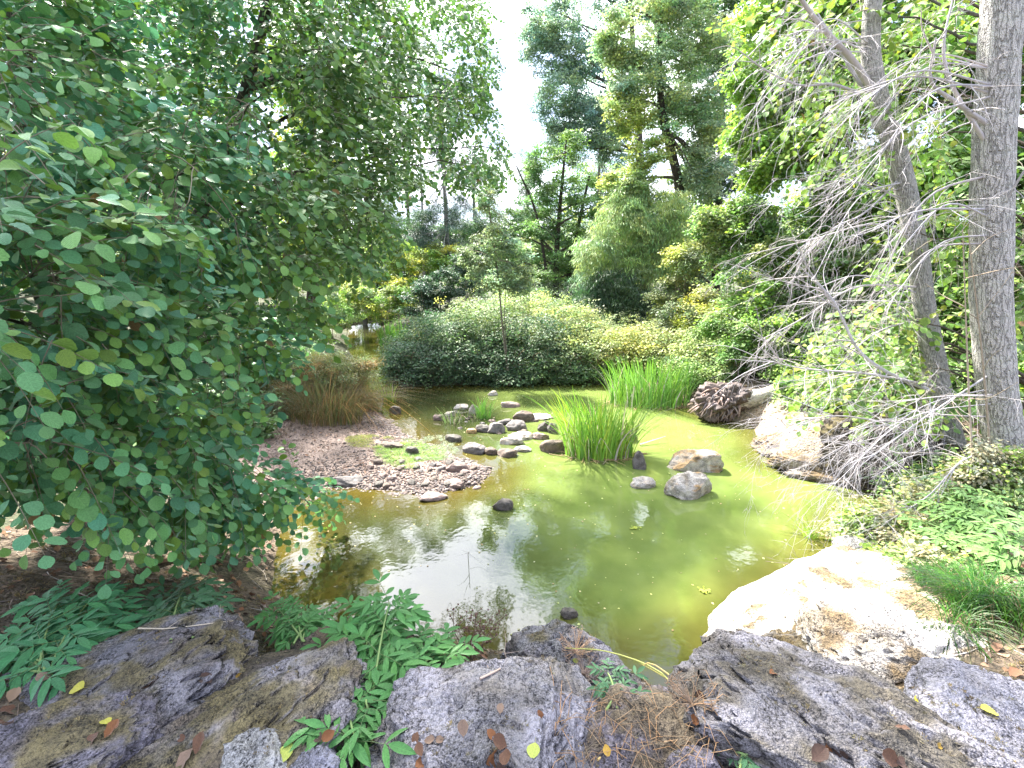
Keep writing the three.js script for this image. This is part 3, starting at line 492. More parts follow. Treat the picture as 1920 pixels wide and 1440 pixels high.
tree('broadleaf_tree', 'large bright leafy tree filling the upper right behind the bare twigs', 'tree', { seed: 37, trunk: [[1570, 660, 11], [1550, 400, 11], [1520, 100, 11], [1500, -300, 11]], r: 0.22, bark: C.darkbark, kind: 'broad', per: 34, cluster: 15, scale: 1.1, cols: [C.bright, C.bright, C.bright, [0.22, 0.34, 0.08]], limbs: 30,
  blobs: [blob(1490, 40, 11, 120, 110, 1.2), blob(1420, 190, 11, 60, 90), blob(1560, 200, 11, 120, 110, 1.3), blob(1440, 300, 10.8, 100, 70), blob(1640, 80, 11, 110, 120, 1.2), blob(1640, -60, 11, 120, 80, 0.8), blob(1600, 340, 10.6, 110, 80)] });
tree('broadleaf_tree', 'darker leafy tree at the right edge behind the thick trunk', 'tree', { seed: 38, trunk: [[1860, 700, 8.5], [1850, 300, 8.5], [1840, -200, 8.5]], r: 0.16, bark: C.darkbark, kind: 'broad', per: 32, cluster: 14, scale: 1.05, cols: [C.mid, C.bright, C.mid, C.bright], limbs: 20,
  blobs: [blob(1780, 120, 9, 120, 140, 1.2), blob(1860, 330, 8.5, 130, 120, 1.2), blob(1760, 380, 9, 90, 110), blob(1900, 60, 8.5, 120, 140), blob(1980, 300, 8, 110, 200)] });
bush('shrub', 'tall bright shrub wall on the right bank below the large leafy tree', { seed: 39, kind: 'broad', per: 40, cluster: 14, scale: 0.9, cols: [C.bright, [0.16, 0.25, 0.07], C.mid, [0.2, 0.27, 0.1]], stems: 26, blobs: [blob(1440, 560, 10.5, 110, 95, 1.3), blob(1380, 430, 11.3, 75, 70), blob(1500, 440, 10.8, 110, 80), blob(1600, 520, 10, 110, 90, 1.2), blob(1680, 420, 10, 80, 90), blob(1540, 640, 9.6, 100, 50), blob(1680, 640, 9.2, 100, 70)] });
bush('shrub', 'leafy shrub at the right edge behind the trunks', { seed: 40, kind: 'broad', per: 34, cluster: 14, scale: 0.85, cols: [C.bright, C.mid, [0.18, 0.27, 0.06]], blobs: [blob(1800, 560, 8, 100, 110, 1.2), blob(1900, 560, 7.5, 90, 130, 1.2), blob(1860, 720, 7, 90, 80), blob(1960, 760, 6.5, 80, 120)] });
bush('shrub', 'yellowish bush between the thicket and the right shrub wall', { seed: 41, kind: 'bramble', per: 24, cluster: 14, scale: 1.25, cols: [[0.22, 0.26, 0.08], C.yellow, [0.16, 0.22, 0.08]], blobs: [blob(1265, 555, 14, 45, 55), blob(1300, 500, 13.6, 45, 50), blob(1285, 600, 13, 60, 40), blob(1330, 590, 12.4, 50, 60)] });
bush('shrub', 'dark round shrub behind the left end of the thicket', { seed: 42, kind: 'broad', per: 22, cluster: 12, scale: 1, cols: [C.dark, [0.045, 0.1, 0.05]], blobs: [blob(830, 545, 18, 52, 42, 1.3), blob(795, 565, 18, 40, 35), blob(870, 520, 18.5, 40, 45)] });
bush('shrub', 'yellow green lit bushes beside the far stream', { seed: 43, kind: 'broad', per: 22, cluster: 12, scale: 1.2, cols: [C.yellow, [0.2, 0.29, 0.05], C.bright], blobs: [blob(740, 560, 21, 45, 35), blob(690, 572, 27, 55, 36, 1.4), blob(640, 560, 27, 60, 50), blob(680, 520, 30, 80, 60, 1.5), blob(755, 500, 24, 50, 45), blob(830, 478, 25, 42, 26), blob(700, 470, 24, 55, 60)] });
bush('shrub', 'pale green bush on the left bank of the far stream', { seed: 44, kind: 'broad', per: 22, cluster: 12, scale: 1.1, cols: [[0.24, 0.3, 0.08], C.bright, C.pale], blobs: [blob(610, 590, 19, 60, 40), blob(660, 570, 21, 45, 40), blob(560, 520, 18, 80, 70), blob(640, 480, 20, 60, 60)] });
bush('shrub', 'low dark undergrowth at the foot of the dark bushy tree', { seed: 45, kind: 'bramble', per: 20, cluster: 12, scale: 1.4, cols: [C.dark, C.mid, [0.12, 0.18, 0.08]], blobs: [blob(1060, 560, 18.5, 90, 22), blob(970, 560, 18, 60, 25), blob(1000, 535, 20, 80, 30), blob(1110, 545, 20, 60, 30)] });
[[80, 250, 12, 260, 330, 46, 'large leafy tree deep behind the near alder at the left edge'], [360, 280, 13.5, 190, 290, 47, 'leafy tree behind the middle of the near alder'], [580, 330, 16, 120, 220, 48, 'pale leafy tree behind the right part of the near alder']].forEach(([px, py, d, rx, ry, sd, l]) =>
  tree('broadleaf_tree', l, 'tree', { seed: sd, trunk: [[px, 640, d], [px + 10, py, d], [px, py - ry, d]], r: 0.2, bark: C.darkbark, kind: 'broad', per: 16, cluster: 14, scale: 1.3, cols: [C.bright, C.yellow, C.mid, C.mid], limbs: 22,
    blobs: [blob(px, py - ry * 0.6, d, rx * 0.7, ry * 0.4, 1.3), blob(px - rx * 0.4, py, d, rx * 0.6, ry * 0.4, 1.3), blob(px + rx * 0.4, py + 20, d, rx * 0.55, ry * 0.4, 1.3), blob(px, py + ry * 0.6, d - 0.5, rx * 0.8, ry * 0.35, 1.3), blob(px, py - ry * 1.1, d, rx * 0.6, ry * 0.4)] }));
tree('broadleaf_tree', 'shaded tree filling the gap between the poplar and the large bright tree', 'tree', { seed: 49, trunk: [[1345, 560, 18], [1350, 300, 18], [1360, 0, 18]], r: 0.2, bark: C.darkbark, kind: 'broad', per: 26, cluster: 13, scale: 1.2, cols: [C.mid, [0.1, 0.19, 0.08], C.dark], limbs: 18, blobs: [blob(1350, 60, 18, 70, 110), blob(1360, 220, 18, 70, 90), blob(1340, 360, 18, 70, 80), blob(1330, 460, 17.5, 70, 60)] });
[[680, 27, 52, 'tall airy tree behind the right end of the near alder', 40], [770, 30, 53, 'tall thin crowned tree in the haze left of the sky gap', 60], [900, 31, 54, 'airy pale tree under the sky gap', 300], [1000, 33, 55, 'hazy tree between the sky gap and the dark bushy tree', 300], [1130, 31, 56, 'hazy tall tree behind the dark bushy tree', 190]].forEach(([px, d, sd, l, ty]) => tree('broadleaf_tree', l, 'tree', { seed: sd, trunk: [[px, 540, d], [px - 6, 300, d], [px + 8, ty, d]], r: 0.14, bark: C.grey, kind: 'fine', per: 15, cluster: 11, scale: 1.8, cols: [C.mid, [0.09, 0.17, 0.08], C.dark], limbs: 22, blobs: [blob(px, ty + 30, d, 50, 50), blob(px - 25, ty + 120, d, 60, 50), blob(px + 30, ty + 160, d, 55, 60), blob(px - 20, Math.min(440, ty + 260), d, 65, 60), blob(px + 25, 440, d, 60, 50)] }));
// sapling on the front of the thicket
tree('sapling', 'slender pale leafed sapling standing at the front of the thicket', 'sapling', { seed: 50, trunk: [[958, 700, 11.5], [942, 610, 11.7], [934, 520, 11.8], [918, 400, 11.9], [910, 335, 11.9]], r: 0.028, r1: 0.008, bark: [0.3, 0.26, 0.2], trunks: [{ p: [[950, 660, 11.6], [946, 590, 11.7], [950, 520, 11.8]], r: 0.016 }], kind: 'broad', per: 13, cluster: 8, rc: 0.3, scale: 0.75, cols: [C.pale, C.silver, [0.15, 0.22, 0.09]], limbs: 26,
  blobs: [blob(912, 385, 11.9, 24, 40, 0.7), blob(930, 445, 11.9, 42, 38), blob(965, 470, 11.8, 35, 45), blob(895, 480, 12, 35, 40), blob(935, 520, 11.8, 62, 35, 1.2), blob(985, 525, 11.8, 25, 30, 0.7)] });
// bramble thicket on the island
{
  seed(51); const t = thing('bramble_thicket', 'wide low bramble thicket on the island behind the pond', 'bramble', V(0, groundAt(0, -13), -13));
  const E = (x, y, z, rx, ry, rz, n, col) => ({ c: V(x, y, z), r: V(rx, ry, rz), n, col });
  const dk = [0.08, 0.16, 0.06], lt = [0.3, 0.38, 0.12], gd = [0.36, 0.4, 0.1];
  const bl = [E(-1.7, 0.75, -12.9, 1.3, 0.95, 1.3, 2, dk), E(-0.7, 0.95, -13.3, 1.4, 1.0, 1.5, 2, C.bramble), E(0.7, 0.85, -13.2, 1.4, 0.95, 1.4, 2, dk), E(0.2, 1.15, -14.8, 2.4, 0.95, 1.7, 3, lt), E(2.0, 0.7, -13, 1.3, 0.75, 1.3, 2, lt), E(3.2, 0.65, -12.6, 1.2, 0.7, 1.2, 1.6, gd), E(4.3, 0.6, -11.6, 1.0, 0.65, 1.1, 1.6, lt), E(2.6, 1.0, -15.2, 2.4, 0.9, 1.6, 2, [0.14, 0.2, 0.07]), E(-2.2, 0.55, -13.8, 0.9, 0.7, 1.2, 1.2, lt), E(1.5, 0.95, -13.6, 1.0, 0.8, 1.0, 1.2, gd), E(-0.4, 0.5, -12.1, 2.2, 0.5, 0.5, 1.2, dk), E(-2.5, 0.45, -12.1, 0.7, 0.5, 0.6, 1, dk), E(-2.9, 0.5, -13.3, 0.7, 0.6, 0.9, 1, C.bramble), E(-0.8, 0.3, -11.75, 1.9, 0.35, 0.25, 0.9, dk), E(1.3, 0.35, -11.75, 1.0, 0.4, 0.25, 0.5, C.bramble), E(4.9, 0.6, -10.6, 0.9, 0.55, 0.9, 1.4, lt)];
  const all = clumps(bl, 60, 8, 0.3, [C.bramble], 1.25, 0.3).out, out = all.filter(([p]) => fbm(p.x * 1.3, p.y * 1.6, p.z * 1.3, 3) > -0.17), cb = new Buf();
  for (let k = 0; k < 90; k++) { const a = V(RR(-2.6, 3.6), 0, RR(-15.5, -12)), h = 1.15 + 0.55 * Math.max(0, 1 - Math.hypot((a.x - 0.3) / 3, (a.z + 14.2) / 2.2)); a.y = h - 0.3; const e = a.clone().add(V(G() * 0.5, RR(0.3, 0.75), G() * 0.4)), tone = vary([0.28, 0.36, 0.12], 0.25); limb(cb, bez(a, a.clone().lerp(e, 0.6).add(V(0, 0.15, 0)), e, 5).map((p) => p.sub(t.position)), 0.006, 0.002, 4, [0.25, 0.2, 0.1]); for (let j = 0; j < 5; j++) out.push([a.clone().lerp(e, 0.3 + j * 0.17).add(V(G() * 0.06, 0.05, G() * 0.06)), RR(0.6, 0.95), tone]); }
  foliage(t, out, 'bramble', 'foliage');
  for (let k = 0; k < 170; k++) { const x = RR(-2.9, 2.4), a = V(x, groundAt(x, -12) + 0.02, RR(-12.3, -11.7)), e = V(x + G() * 0.7, RR(0.02, 0.9), -11.7 + RR(-0.4, 0.25)), m = a.clone().lerp(e, 0.5).add(V(G() * 0.2, RR(0.1, 0.5), 0.1)); limb(cb, bez(a, m, e, 6, 0.02).map((p) => p.sub(t.position)), 0.008, 0.003, 4, vary([0.26, 0.17, 0.11], 0.4)); }
  part(t, 'canes', cb.geo(), M.twig, true);
}

// ---------------------------------------------------------------- the near alder on the left
const inPoly = (x, y, P) => { let q = false; for (let k = 0, j = P.length - 1; k < P.length; j = k++) if ((P[k][1] > y) !== (P[j][1] > y) && x < (P[j][0] - P[k][0]) * (y - P[k][1]) / (P[j][1] - P[k][1]) + P[k][0]) q = !q; return q; };
const interp = (T, x) => { for (let k = 1; k < T.length; k++) if (x <= T[k][0]) return lerp(T[k - 1][1], T[k][1], clamp((x - T[k - 1][0]) / (T[k][0] - T[k - 1][0]), 0, 1)); return T[T.length - 1][1]; };
function sprayTree(name, label, o) { // a crown of separate twigs: anchors with directions; limbs from the trunks; nearest leaves as single parts
  seed(o.seed); const t = thing(name, label, 'tree', o.base.clone()), loc = (p) => p.clone().sub(o.base);
  for (const tr of o.trunks) { const b = new Buf(); tr.s = smooth(tr.p, 24); limb(b, tr.s.map(loc), tr.r, tr.r * 0.4, 14, o.bark, 2, 0.2); part(t, 'trunk', b.geo(), M.bark); }
  const tpts = o.trunks.flatMap((tr) => tr.s), bp = [], lb = new Buf();
  for (let k = 0; k < o.limbs; k++) {
    const a = o.anchors[Math.floor((k + 0.5) * o.anchors.length / o.limbs)]; let best = null, bd = 1e9;
    for (const q of tpts) { const h = Math.hypot(q.x - a.p.x, q.z - a.p.z), d = Math.abs(a.p.y - q.y - (o.rise ?? 0.35) * h) + h * 0.2; if (d < bd) { bd = d; best = q; } }
    const L = best.distanceTo(a.p), mid = best.clone().lerp(a.p, 0.5).add(V(G() * 0.05 * L, 0.14 * L, G() * 0.05 * L)), q = bez(best, mid, a.p, 12, 0.015 * L);
    limb(lb, q.map(loc), Math.min(0.045, 0.008 + L * 0.007), 0.004, 6, vary(o.bark, 0.2), 1); q.slice(3).forEach((w) => bp.push(w));
  }
  const tw = new Buf(), all = [];
  for (const a of o.anchors) {
    let nb = null, nd = 1e9; for (const q of bp) { const d = q.distanceToSquared(a.p); if (d < nd) { nd = d; nb = q; } }
    const L = a.L ?? RR(0.25, 0.45), dir = a.d ?? a.p.clone().sub(nb).normalize().multiplyScalar(0.5).add(V(G() * 0.5, -0.35 + G() * 0.3, G() * 0.5)).normalize(), end = a.p.clone().addScaledVector(dir, L), mid = a.p.clone().addScaledVector(dir, L * 0.5).add(V(0, 0.03, 0)), q = bez(a.p, mid, end.add(V(0, -0.06, 0)), 4);
    if (nd < 0.12 && (nb.cnt = (nb.cnt ?? 0) + 1) < 4) limb(tw, bez(loc(nb), loc(nb.clone().lerp(a.p, 0.5).add(V(0, 0.03, 0))), loc(a.p), 4, 0.01), 0.004, 0.003, 4, o.twigC);
    limb(tw, q.map(loc), 0.0032, 0.001, 3, o.twigC);
    const n = a.n ?? o.n, side = V(0, 1, 0).cross(dir).normalize(), tone = vary(a.col ?? o.cols[Math.floor(R() * o.cols.length)], 0.2, 0.08);
    for (let k = 0; k < n; k++) {
      const f = (k + 0.6) / n, p = q[Math.min(3, Math.floor(f * 4))].clone().lerp(q[Math.min(4, Math.floor(f * 4) + 1)], f * 4 % 1), s = k === n - 1 ? 0 : k % 2 ? 1 : -1;
      const ld = dir.clone().multiplyScalar(RR(0.3, 0.8)).addScaledVector(side, s * RR(0.7, 1.1)).add(V(0, RR(-0.75, 0.1), 0)).normalize(), sz = RR(...o.size) * (0.72 + 0.45 * Math.sin(f * 2.6));
      p.addScaledVector(ld, 0.018); all.push({ p, d: ld, n: V(G() * 0.75, 1, G() * 0.75 + 0.35), s: sz, c: vary(R() < (o.lime ?? 0.03) ? (R() < 0.04 ? [0.3, 0.17, 0.06] : o.limeC) : tone, 0.16, 0.08) });
    }
  }
  const near = all.map((l, i) => { const q = l.p, dz = -(q.z * CP) - (q.y - EYE) * SP * 1, px = 960 + q.x / -q.z * 900; const v = q.z < -0.3 ? l.s / Math.hypot(q.x, q.y - EYE, q.z) : 0; const up = (q.y - EYE) * CP - q.z * -SP, py = 720 - 900 * ((q.y - EYE) * CP + q.z * -SP) / Math.max(0.01, dz); return [(px > -20 && px < 1940 && py > -20 && py < 1460) ? v : 0, i]; }).sort((a, b) => b[0] - a[0]).slice(0, o.single ?? 0).map((q) => q[1]), pick = new Set(near);
  const cr = new Buf();
  all.forEach((l, i) => {
    if (pick.has(i)) { const b = new Buf(); b.add(i % 3 ? LEAF.alderFine : LEAF.alderFine2, basis(V(0, 0, 0), l.d, l.n, l.s, l.s * (0.76 + 0.3 * ((i * 7919) % 97) / 97)), l.c); const m = part(t, numbered('leaf'), b.geo(), M.leafNear); m.position.copy(loc(l.p)); }
    else cr.add([LEAF.alder, LEAF.alderCurl, LEAF.alderFold][i % 3], basis(loc(l.p), l.d, l.n, l.s, l.s * (0.78 + 0.3 * ((i * 7919) % 97) / 97)), l.c);
  });
  part(t, 'limbs', lb.geo(), M.bark, true); part(t, 'twigs', tw.geo(), M.twig, true); part(t, 'crown', cr.geo(), M.leafNear, true);
  return t;
}
{
  seed(60); const A = [];
  const near = [[-300, 1.6], [0, 1.75], [150, 2.05], [300, 2.5], [450, 3.1], [600, 3.9], [750, 5.2], [960, 7]];
  const P1 = [[-260, -60], [700, -60], [760, -60], [890, -40], [915, 60], [925, 170], [950, 270], [940, 330], [850, 330], [800, 300], [740, 420], [660, 520], [590, 560], [540, 640], [450, 720], [420, 800], [420, 850], [530, 860], [600, 920], [590, 955], [520, 965], [430, 995], [380, 975], [320, 945], [240, 965], [150, 920], [0, 890], [-260, 860]];
  let g = 0; while (A.length < 4000 && g++ < 120000) {
    const px = RR(-250, 970), py = RR(-60, 1090); if (!inPoly(px, py, P1)) continue;
    const n = interp(near, px) * (py < 350 ? 1 + (350 - py) / 700 : 1), hole = fbm(px * 0.008, py * 0.011, 3, 4); if (hole < (px < 500 ? -0.07 : -0.13)) continue;
    const th = (py > 850 ? 0.7 : py < 350 ? 2.6 : 1.8), d = n + th * Math.pow(R(), 1.1);
    if (R() > 0.3 + 0.9 * Math.pow(d / 6, 1.5)) continue;
    A.push({ p: onD(px, py, d), col: px > 480 && py < 560 ? [[0.12, 0.25, 0.06], [0.16, 0.3, 0.05], [0.1, 0.22, 0.065]][A.length % 3] : undefined });
  }
  const P2 = [[600, -60], [760, -60], [890, -40], [915, 60], [930, 170], [945, 270], [930, 320], [850, 330], [780, 300], [700, 380], [620, 420], [560, 300]];
  for (let k = 0, q = 0; k < 560 && q < 9000; q++) { const px = RR(550, 960), py = RR(-60, 420); if (!inPoly(px, py, P2) || fbm(px * 0.014, py * 0.016, 8, 3) < -0.03) continue; A.push({ p: onD(px, py, interp(near, px) * 1.12 + 2.2 * R()), col: [[0.12, 0.25, 0.06], [0.16, 0.3, 0.05], [0.1, 0.22, 0.065]][k % 3] }); k++; }
  // the part of the crown above the picture, which shades the near rocks
  for (let k = 0; k < 1350; k++) { const x = RR(-4.8, 1.2), z = RR(-6.2, -1), y = RR(5.3, 9); if (Math.hypot((x + 1.8) / 2.9, (z + 3.6) / 2.5, (y - 7.2) / 1.8) < 1) A.push({ p: V(x, y, z) }); }
  for (let k = 0; k < 1300; k++) { const x = RR(-4.6, -0.6), z = RR(-7.6, -3.6), y = RR(5.6, 8.6); if (Math.hypot((x + 2.6) / 1.9, (z + 5.7) / 1.8, (y - 7) / 1.5) < 1) A.push({ p: V(x, y, z) }); }
  for (let k = A.length - 1; k > 0; k--) { const j = Math.floor(R() * (k + 1)); [A[k], A[j]] = [A[j], A[k]]; }
  const b = V(-4.3, groundAt(-4.3, -4.6) - 0.1, -4.6);
  sprayTree('alder_tree', 'large near alder with round leaves filling the left side', { seed: 61, base: b, anchors: A, limbs: 70, n: 11, size: [0.038, 0.08], cols: [C.shade, [0.14, 0.34, 0.1], [0.1, 0.29, 0.14], [0.18, 0.37, 0.08]], limeC: [0.16, 0.28, 0.03], lime: 0.07, bark: [0.09, 0.075, 0.06], twigC: [0.16, 0.14, 0.1], single: 300,
    trunks: [{ p: [b, V(-4.2, 2.2, -4.5), V(-3.9, 4.5, -4.3), V(-3.2, 7.5, -4.2)], r: 0.13 }, { p: [b.clone().add(V(0.2, 0, -0.2)), V(-3.7, 2.3, -5.2), V(-2.9, 4.6, -5.8), V(-1.9, 7, -5.6)], r: 0.1 }] });
}

// ---------------------------------------------------------------- trunks and bare branches on the right
function bare(buf, pts, r, level, col, o) { // a leafless branch with side twigs
  const q = smooth(pts, level ? 7 : 14); limb(buf, q, r, r * 0.25, level ? 4 : 6, vary(col, 0.18, 0.03), 1); if (level > 2) return;
  let L = 0; for (let k = 1; k < q.length; k++) L += q[k].distanceTo(q[k - 1]);
  const n = Math.round(L * (o.den ?? 9) * (level ? 1.3 : 1));
  for (let k = 0; k < n; k++) {
    const f = 0.12 + 0.86 * Math.pow(R(), 0.8), i = Math.min(q.length - 2, Math.floor(f * (q.length - 1))), a = q[i].clone().lerp(q[i + 1], R()), T = q[i + 1].clone().sub(q[i]).normalize();
    const d = T.multiplyScalar(RR(0.3, 0.9)).add(V(G() * 0.8, G() * 0.7 - (o.hang ?? 0.25), G() * 0.8)).normalize(), l = L * RR(0.12, 0.34) * (level ? 0.8 : 1); if (l < 0.05) continue;
    bare(buf, [a, a.clone().addScaledVector(d, l * 0.5).add(V(G(), G(), G()).multiplyScalar(l * 0.1)), a.clone().addScaledVector(d, l).add(V(G() * 0.12 * l, -(o.hang ?? 0.25) * l * 0.5, G() * 0.12 * l))], Math.max(0.0016, r * RR(0.18, 0.42)), level + 1, col, o);
  }
}
const PALE = [0.35, 0.325, 0.33], LICHEN = [0.54, 0.53, 0.53];
function bareTree(name, label, trunkPx, rf, branches, o) {
  seed(o.seed); const tp = trunkPx.map((q) => onD(...q)), b0 = tp[0].clone(); b0.y = groundAt(b0.x, b0.z) - 0.15; tp[0] = b0;
  const t = thing(name, label, 'tree', b0), loc = (p) => p.clone().sub(b0), b = new Buf(); limb(b, smooth(tp, 44).map(loc), rf, 0, 22, LICHEN, 2, 0.16); part(t, 'trunk', b.geo(), M.bark);
  const axis0 = smooth(tp, 80); for (const [pts, r, den, hang] of branches) { const bb = new Buf(), w = pts.map((q) => onD(...q)); w[0] = axis0.reduce((a, q) => (q.distanceToSquared(w[0]) < a.distanceToSquared(w[0]) ? q : a)).clone(); bare(bb, w.map(loc), r, 0, PALE, { den, hang }); part(t, numbered('bare_branch'), bb.geo(), M.twig); }
  return t;
}
const rnd = (x, y, d, l, n, o = {}) => { const out = []; for (let k = 0; k < n; k++) { const a = [x + G() * 20, y + RR(-60, 60), d], e = [x - RR(0.5, 1) * l, y + RR(o.lo ?? -60, o.hi ?? 160), d + RR(-0.9, 0.6)], m = [lerp(a[0], e[0], 0.5), lerp(a[1], e[1], 0.5) - RR(10, 70), (a[2] + e[2]) / 2]; out.push([[a, m, e], RR(0.006, 0.012), RR(6, 10), RR(0.1, 0.5)]); } return out; };
seed(70);
bareTree('slender_tree', 'slender lichen grey trunk leaning left with bare pale branches', [[1805, 880, 5.4], [1765, 760, 5.4], [1738, 600, 5.4], [1712, 430, 5.4], [1684, 300, 5.4], [1648, 190, 5.4], [1632, 90, 5.4], [1650, -120, 5.4]], (f) => lerp(0.15, 0.098, sstep(0, 0.35, f)) * (f > 0.68 ? lerp(1, 0.7, (f - 0.68) / 0.32) : 1), [
  [[[1648, 195, 5.4], [1600, 115, 5.3], [1545, 55, 5.2], [1490, -20, 5.1], [1450, -100, 5]], 0.04, 7, 0.3],
  [[[1640, 200, 5.4], [1560, 158, 5.2], [1500, 160, 5.1], [1430, 128, 5], [1388, 96, 5]], 0.018, 9, 0.4],
  [[[1655, 240, 5.4], [1590, 120, 5.5], [1530, 20, 5.6]], 0.03, 7, 0.3],
  [[[1755, 745, 5.3], [1650, 690, 5.0], [1605, 650, 4.9], [1560, 560, 4.9], [1500, 500, 5]], 0.026, 10, 0.15],
  [[[1750, 740, 5.3], [1620, 700, 4.8], [1500, 690, 4.7], [1425, 672, 4.7]], 0.016, 11, 0.1],
  [[[1715, 450, 5.4], [1640, 420, 5.2], [1520, 450, 5.1], [1400, 478, 5.1]], 0.015, 11, 0.3],
  [[[1690, 330, 5.4], [1620, 400, 5.2], [1560, 430, 5.0], [1470, 520, 4.9]], 0.013, 10, 0.4],
  [[[1720, 540, 5.4], [1600, 540, 5.1], [1500, 600, 5.0], [1420, 640, 5]], 0.014, 11, 0.3],
  [[[1770, 800, 5.2], [1660, 790, 4.7], [1560, 780, 4.5], [1470, 800, 4.5]], 0.012, 12, 0.2],
  [[[1780, 850, 5.2], [1690, 850, 4.6], [1600, 830, 4.4], [1540, 860, 4.4]], 0.011, 12, 0.2],
  ...rnd(1770, 860, 4.9, 260, 5, { lo: -30, hi: 120 }), ...rnd(1740, 600, 5.3, 330, 5), ...rnd(1640, 40, 5.2, 300, 6, { lo: 60, hi: 330 }), ...rnd(1700, 350, 5.3, 300, 4, { lo: -20, hi: 200 })], { seed: 71 });
bareTree('thick_tree', 'thick grey trunk near the right edge with flaking bark', [[1912, 960, 4.55], [1884, 830, 4.6], [1862, 640, 4.6], [1858, 440, 4.6], [1866, 220, 4.6], [1880, 0, 4.6], [1890, -300, 4.6]], (f) => 0.16 + 0.07 * sstep(0.14, 0, f) - 0.02 * f, [
  [[[1835, 250, 4.5], [1790, 190, 4.4], [1745, 150, 4.3], [1755, 70, 4.2]], 0.024, 8, 0.2],
  [[[1830, 300, 4.5], [1770, 110, 4.4], [1790, -20, 4.4]], 0.02, 8, 0.2],
  [[[1820, 340, 4.5], [1740, 370, 4.3], [1680, 460, 4.2], [1650, 560, 4.2]], 0.012, 10, 0.4],
  [[[1905, 420, 4.5], [1935, 300, 4.3], [1990, 240, 4.2]], 0.014, 9, 0.2],
  [[[1880, 900, 4.4], [1810, 860, 4.2], [1740, 930, 4.0], [1660, 980, 3.9]], 0.012, 12, 0.25],
  ...rnd(1830, 120, 4.3, 330, 7, { lo: 0, hi: 260 }), ...rnd(1830, 420, 4.3, 260, 4, { lo: 0, hi: 260 }), ...rnd(1840, 780, 4.3, 280, 5, { lo: -40, hi: 160 })], { seed: 72 });
// thin suckers beside the thick trunk
{ seed(73); for (let k = 0; k < 3; k += 2) { const x = [1845, 1862, 1815, 1905][k], b = onD(x + 20, 950, 4.3 - k * 0.1); b.y = groundAt(b.x, b.z) - 0.05; const t = thing('sucker_stem', ['thin pale stem left of the foot of the thick trunk', 'thin forked stem against the thick trunk', 'thin leaning stem between slender and thick trunk', 'thin arching stem at the right edge of the frame'][k], 'sapling', b), bb = new Buf(); bare(bb, [V(0, 0, 0), onD(x, 700, 4.4).sub(b), onD(x - 30 + k * 10, 430, 4.3).sub(b)], 0.016, 1, [0.3, 0.24, 0.18], { den: 2, hang: 0.1 }); part(t, 'stem', bb.geo(), M.twig); } }
// leafy branches round the trunks
function spray(list, n, poly, d0, d1) { let g = 0, c = 0; while (c < n && g++ < n * 60) { const x = RR(1280, 2000), y = RR(-60, 1150); if (inPoly(x, y, poly)) { list.push({ p: onD(x, y, RR(d0, d1)) }); c++; } } }
{
  seed(74); const A = []; spray(A, 330, [[1700, 300], [1960, 280], [1960, 900], [1700, 900], [1640, 700]], 4.9, 6.8); spray(A, 260, [[1530, 600], [1720, 560], [1760, 840], [1620, 790], [1500, 745]], 5.4, 7.2); spray(A, 240, [[1440, -40], [1820, -40], [1780, 330], [1500, 330]], 5.2, 7);
  const b = onD(1880, 900, 5.6); b.y = groundAt(b.x, b.z) - 0.1;
  sprayTree('young_alder', 'bright leafy young alder weaving round the two right trunks', { seed: 75, base: b, anchors: A, limbs: 40, n: 9, size: [0.055, 0.085], cols: [C.bright, [0.24, 0.38, 0.06], C.mid], limeC: [0.4, 0.45, 0.05], lime: 0.1, bark: [0.24, 0.2, 0.16], twigC: [0.3, 0.26, 0.2], single: 60, trunks: [{ p: [b, b.clone().add(V(0.1, 1.2, 0)), b.clone().add(V(-0.1, 2.6, 0.1)), b.clone().add(V(-0.4, 4.4, 0))], r: 0.05 }] });
}
// ---------------------------------------------------------------- right bank: log, ledges, low shrubs
{
  const b = onY(1352, 778, 0.1), t = thing('fallen_log', 'weathered grey fallen log with a dark root plate at the water edge', 'log', b); seed(80);
  const rp = new Buf(), c = V(0.02, 0.24, -0.05); const g = rockGeo(81, [0.5, 0.34, 0.34], { detail: 14, planes: 3, amp: 0.3, freq: 3, base: [0.13, 0.095, 0.085], tint: [0.08, 0.055, 0.05] }); g.translate(c.x, c.y, c.z); part(t, 'root_plate', g, M.stone);
  for (let k = 0; k < 110; k++) { const d = V(G() * 1.1 - 0.25, G(), G() + 0.5).normalize(), a = V(c.x + d.x * 0.46, c.y + d.y * 0.31, c.z + d.z * 0.3), e = a.clone().add(V(G() * 0.18 - 0.05, G() * 0.12 - 0.1, G() * 0.1 + 0.04)); limb(rp, bez(a.clone().multiplyScalar(0.9).addScaledVector(c, 0.1), a.clone().lerp(e, 0.5).add(V(0, 0.04, 0.03)), e, 5), RR(0.012, 0.035), 0.004, 5, vary([0.2, 0.15, 0.14], 0.4)); }
  part(t, 'roots', rp.geo(), M.twig, true);
  const tb = new Buf(); limb(tb, smooth([V(0.2, 0.26, -0.05), V(0.62, 0.3, -0.05), V(1.05, 0.44, -0.15), V(1.35, 0.62, -0.3)], 16), 0.2, 0.1, 12, [0.62, 0.59, 0.55], 2, 0.3); part(t, 'trunk', tb.geo(), M.bark);
}
const mud = { rough: 1, base: [0.42, 0.35, 0.28], tint: [0.22, 0.165, 0.12], moss: 0.4, mossC: [0.19, 0.13, 0.06] };
rock('rock_ledge', 'pale crumbling earth ledge right of the fallen log', 1510, 835, 0.04, [0.85, 0.15, 0.45], { seed: 82, detail: 26, ...mud, amp: 0.22, planes: 5, rot: [0.1, 0.35, 0] }, 'ledge');
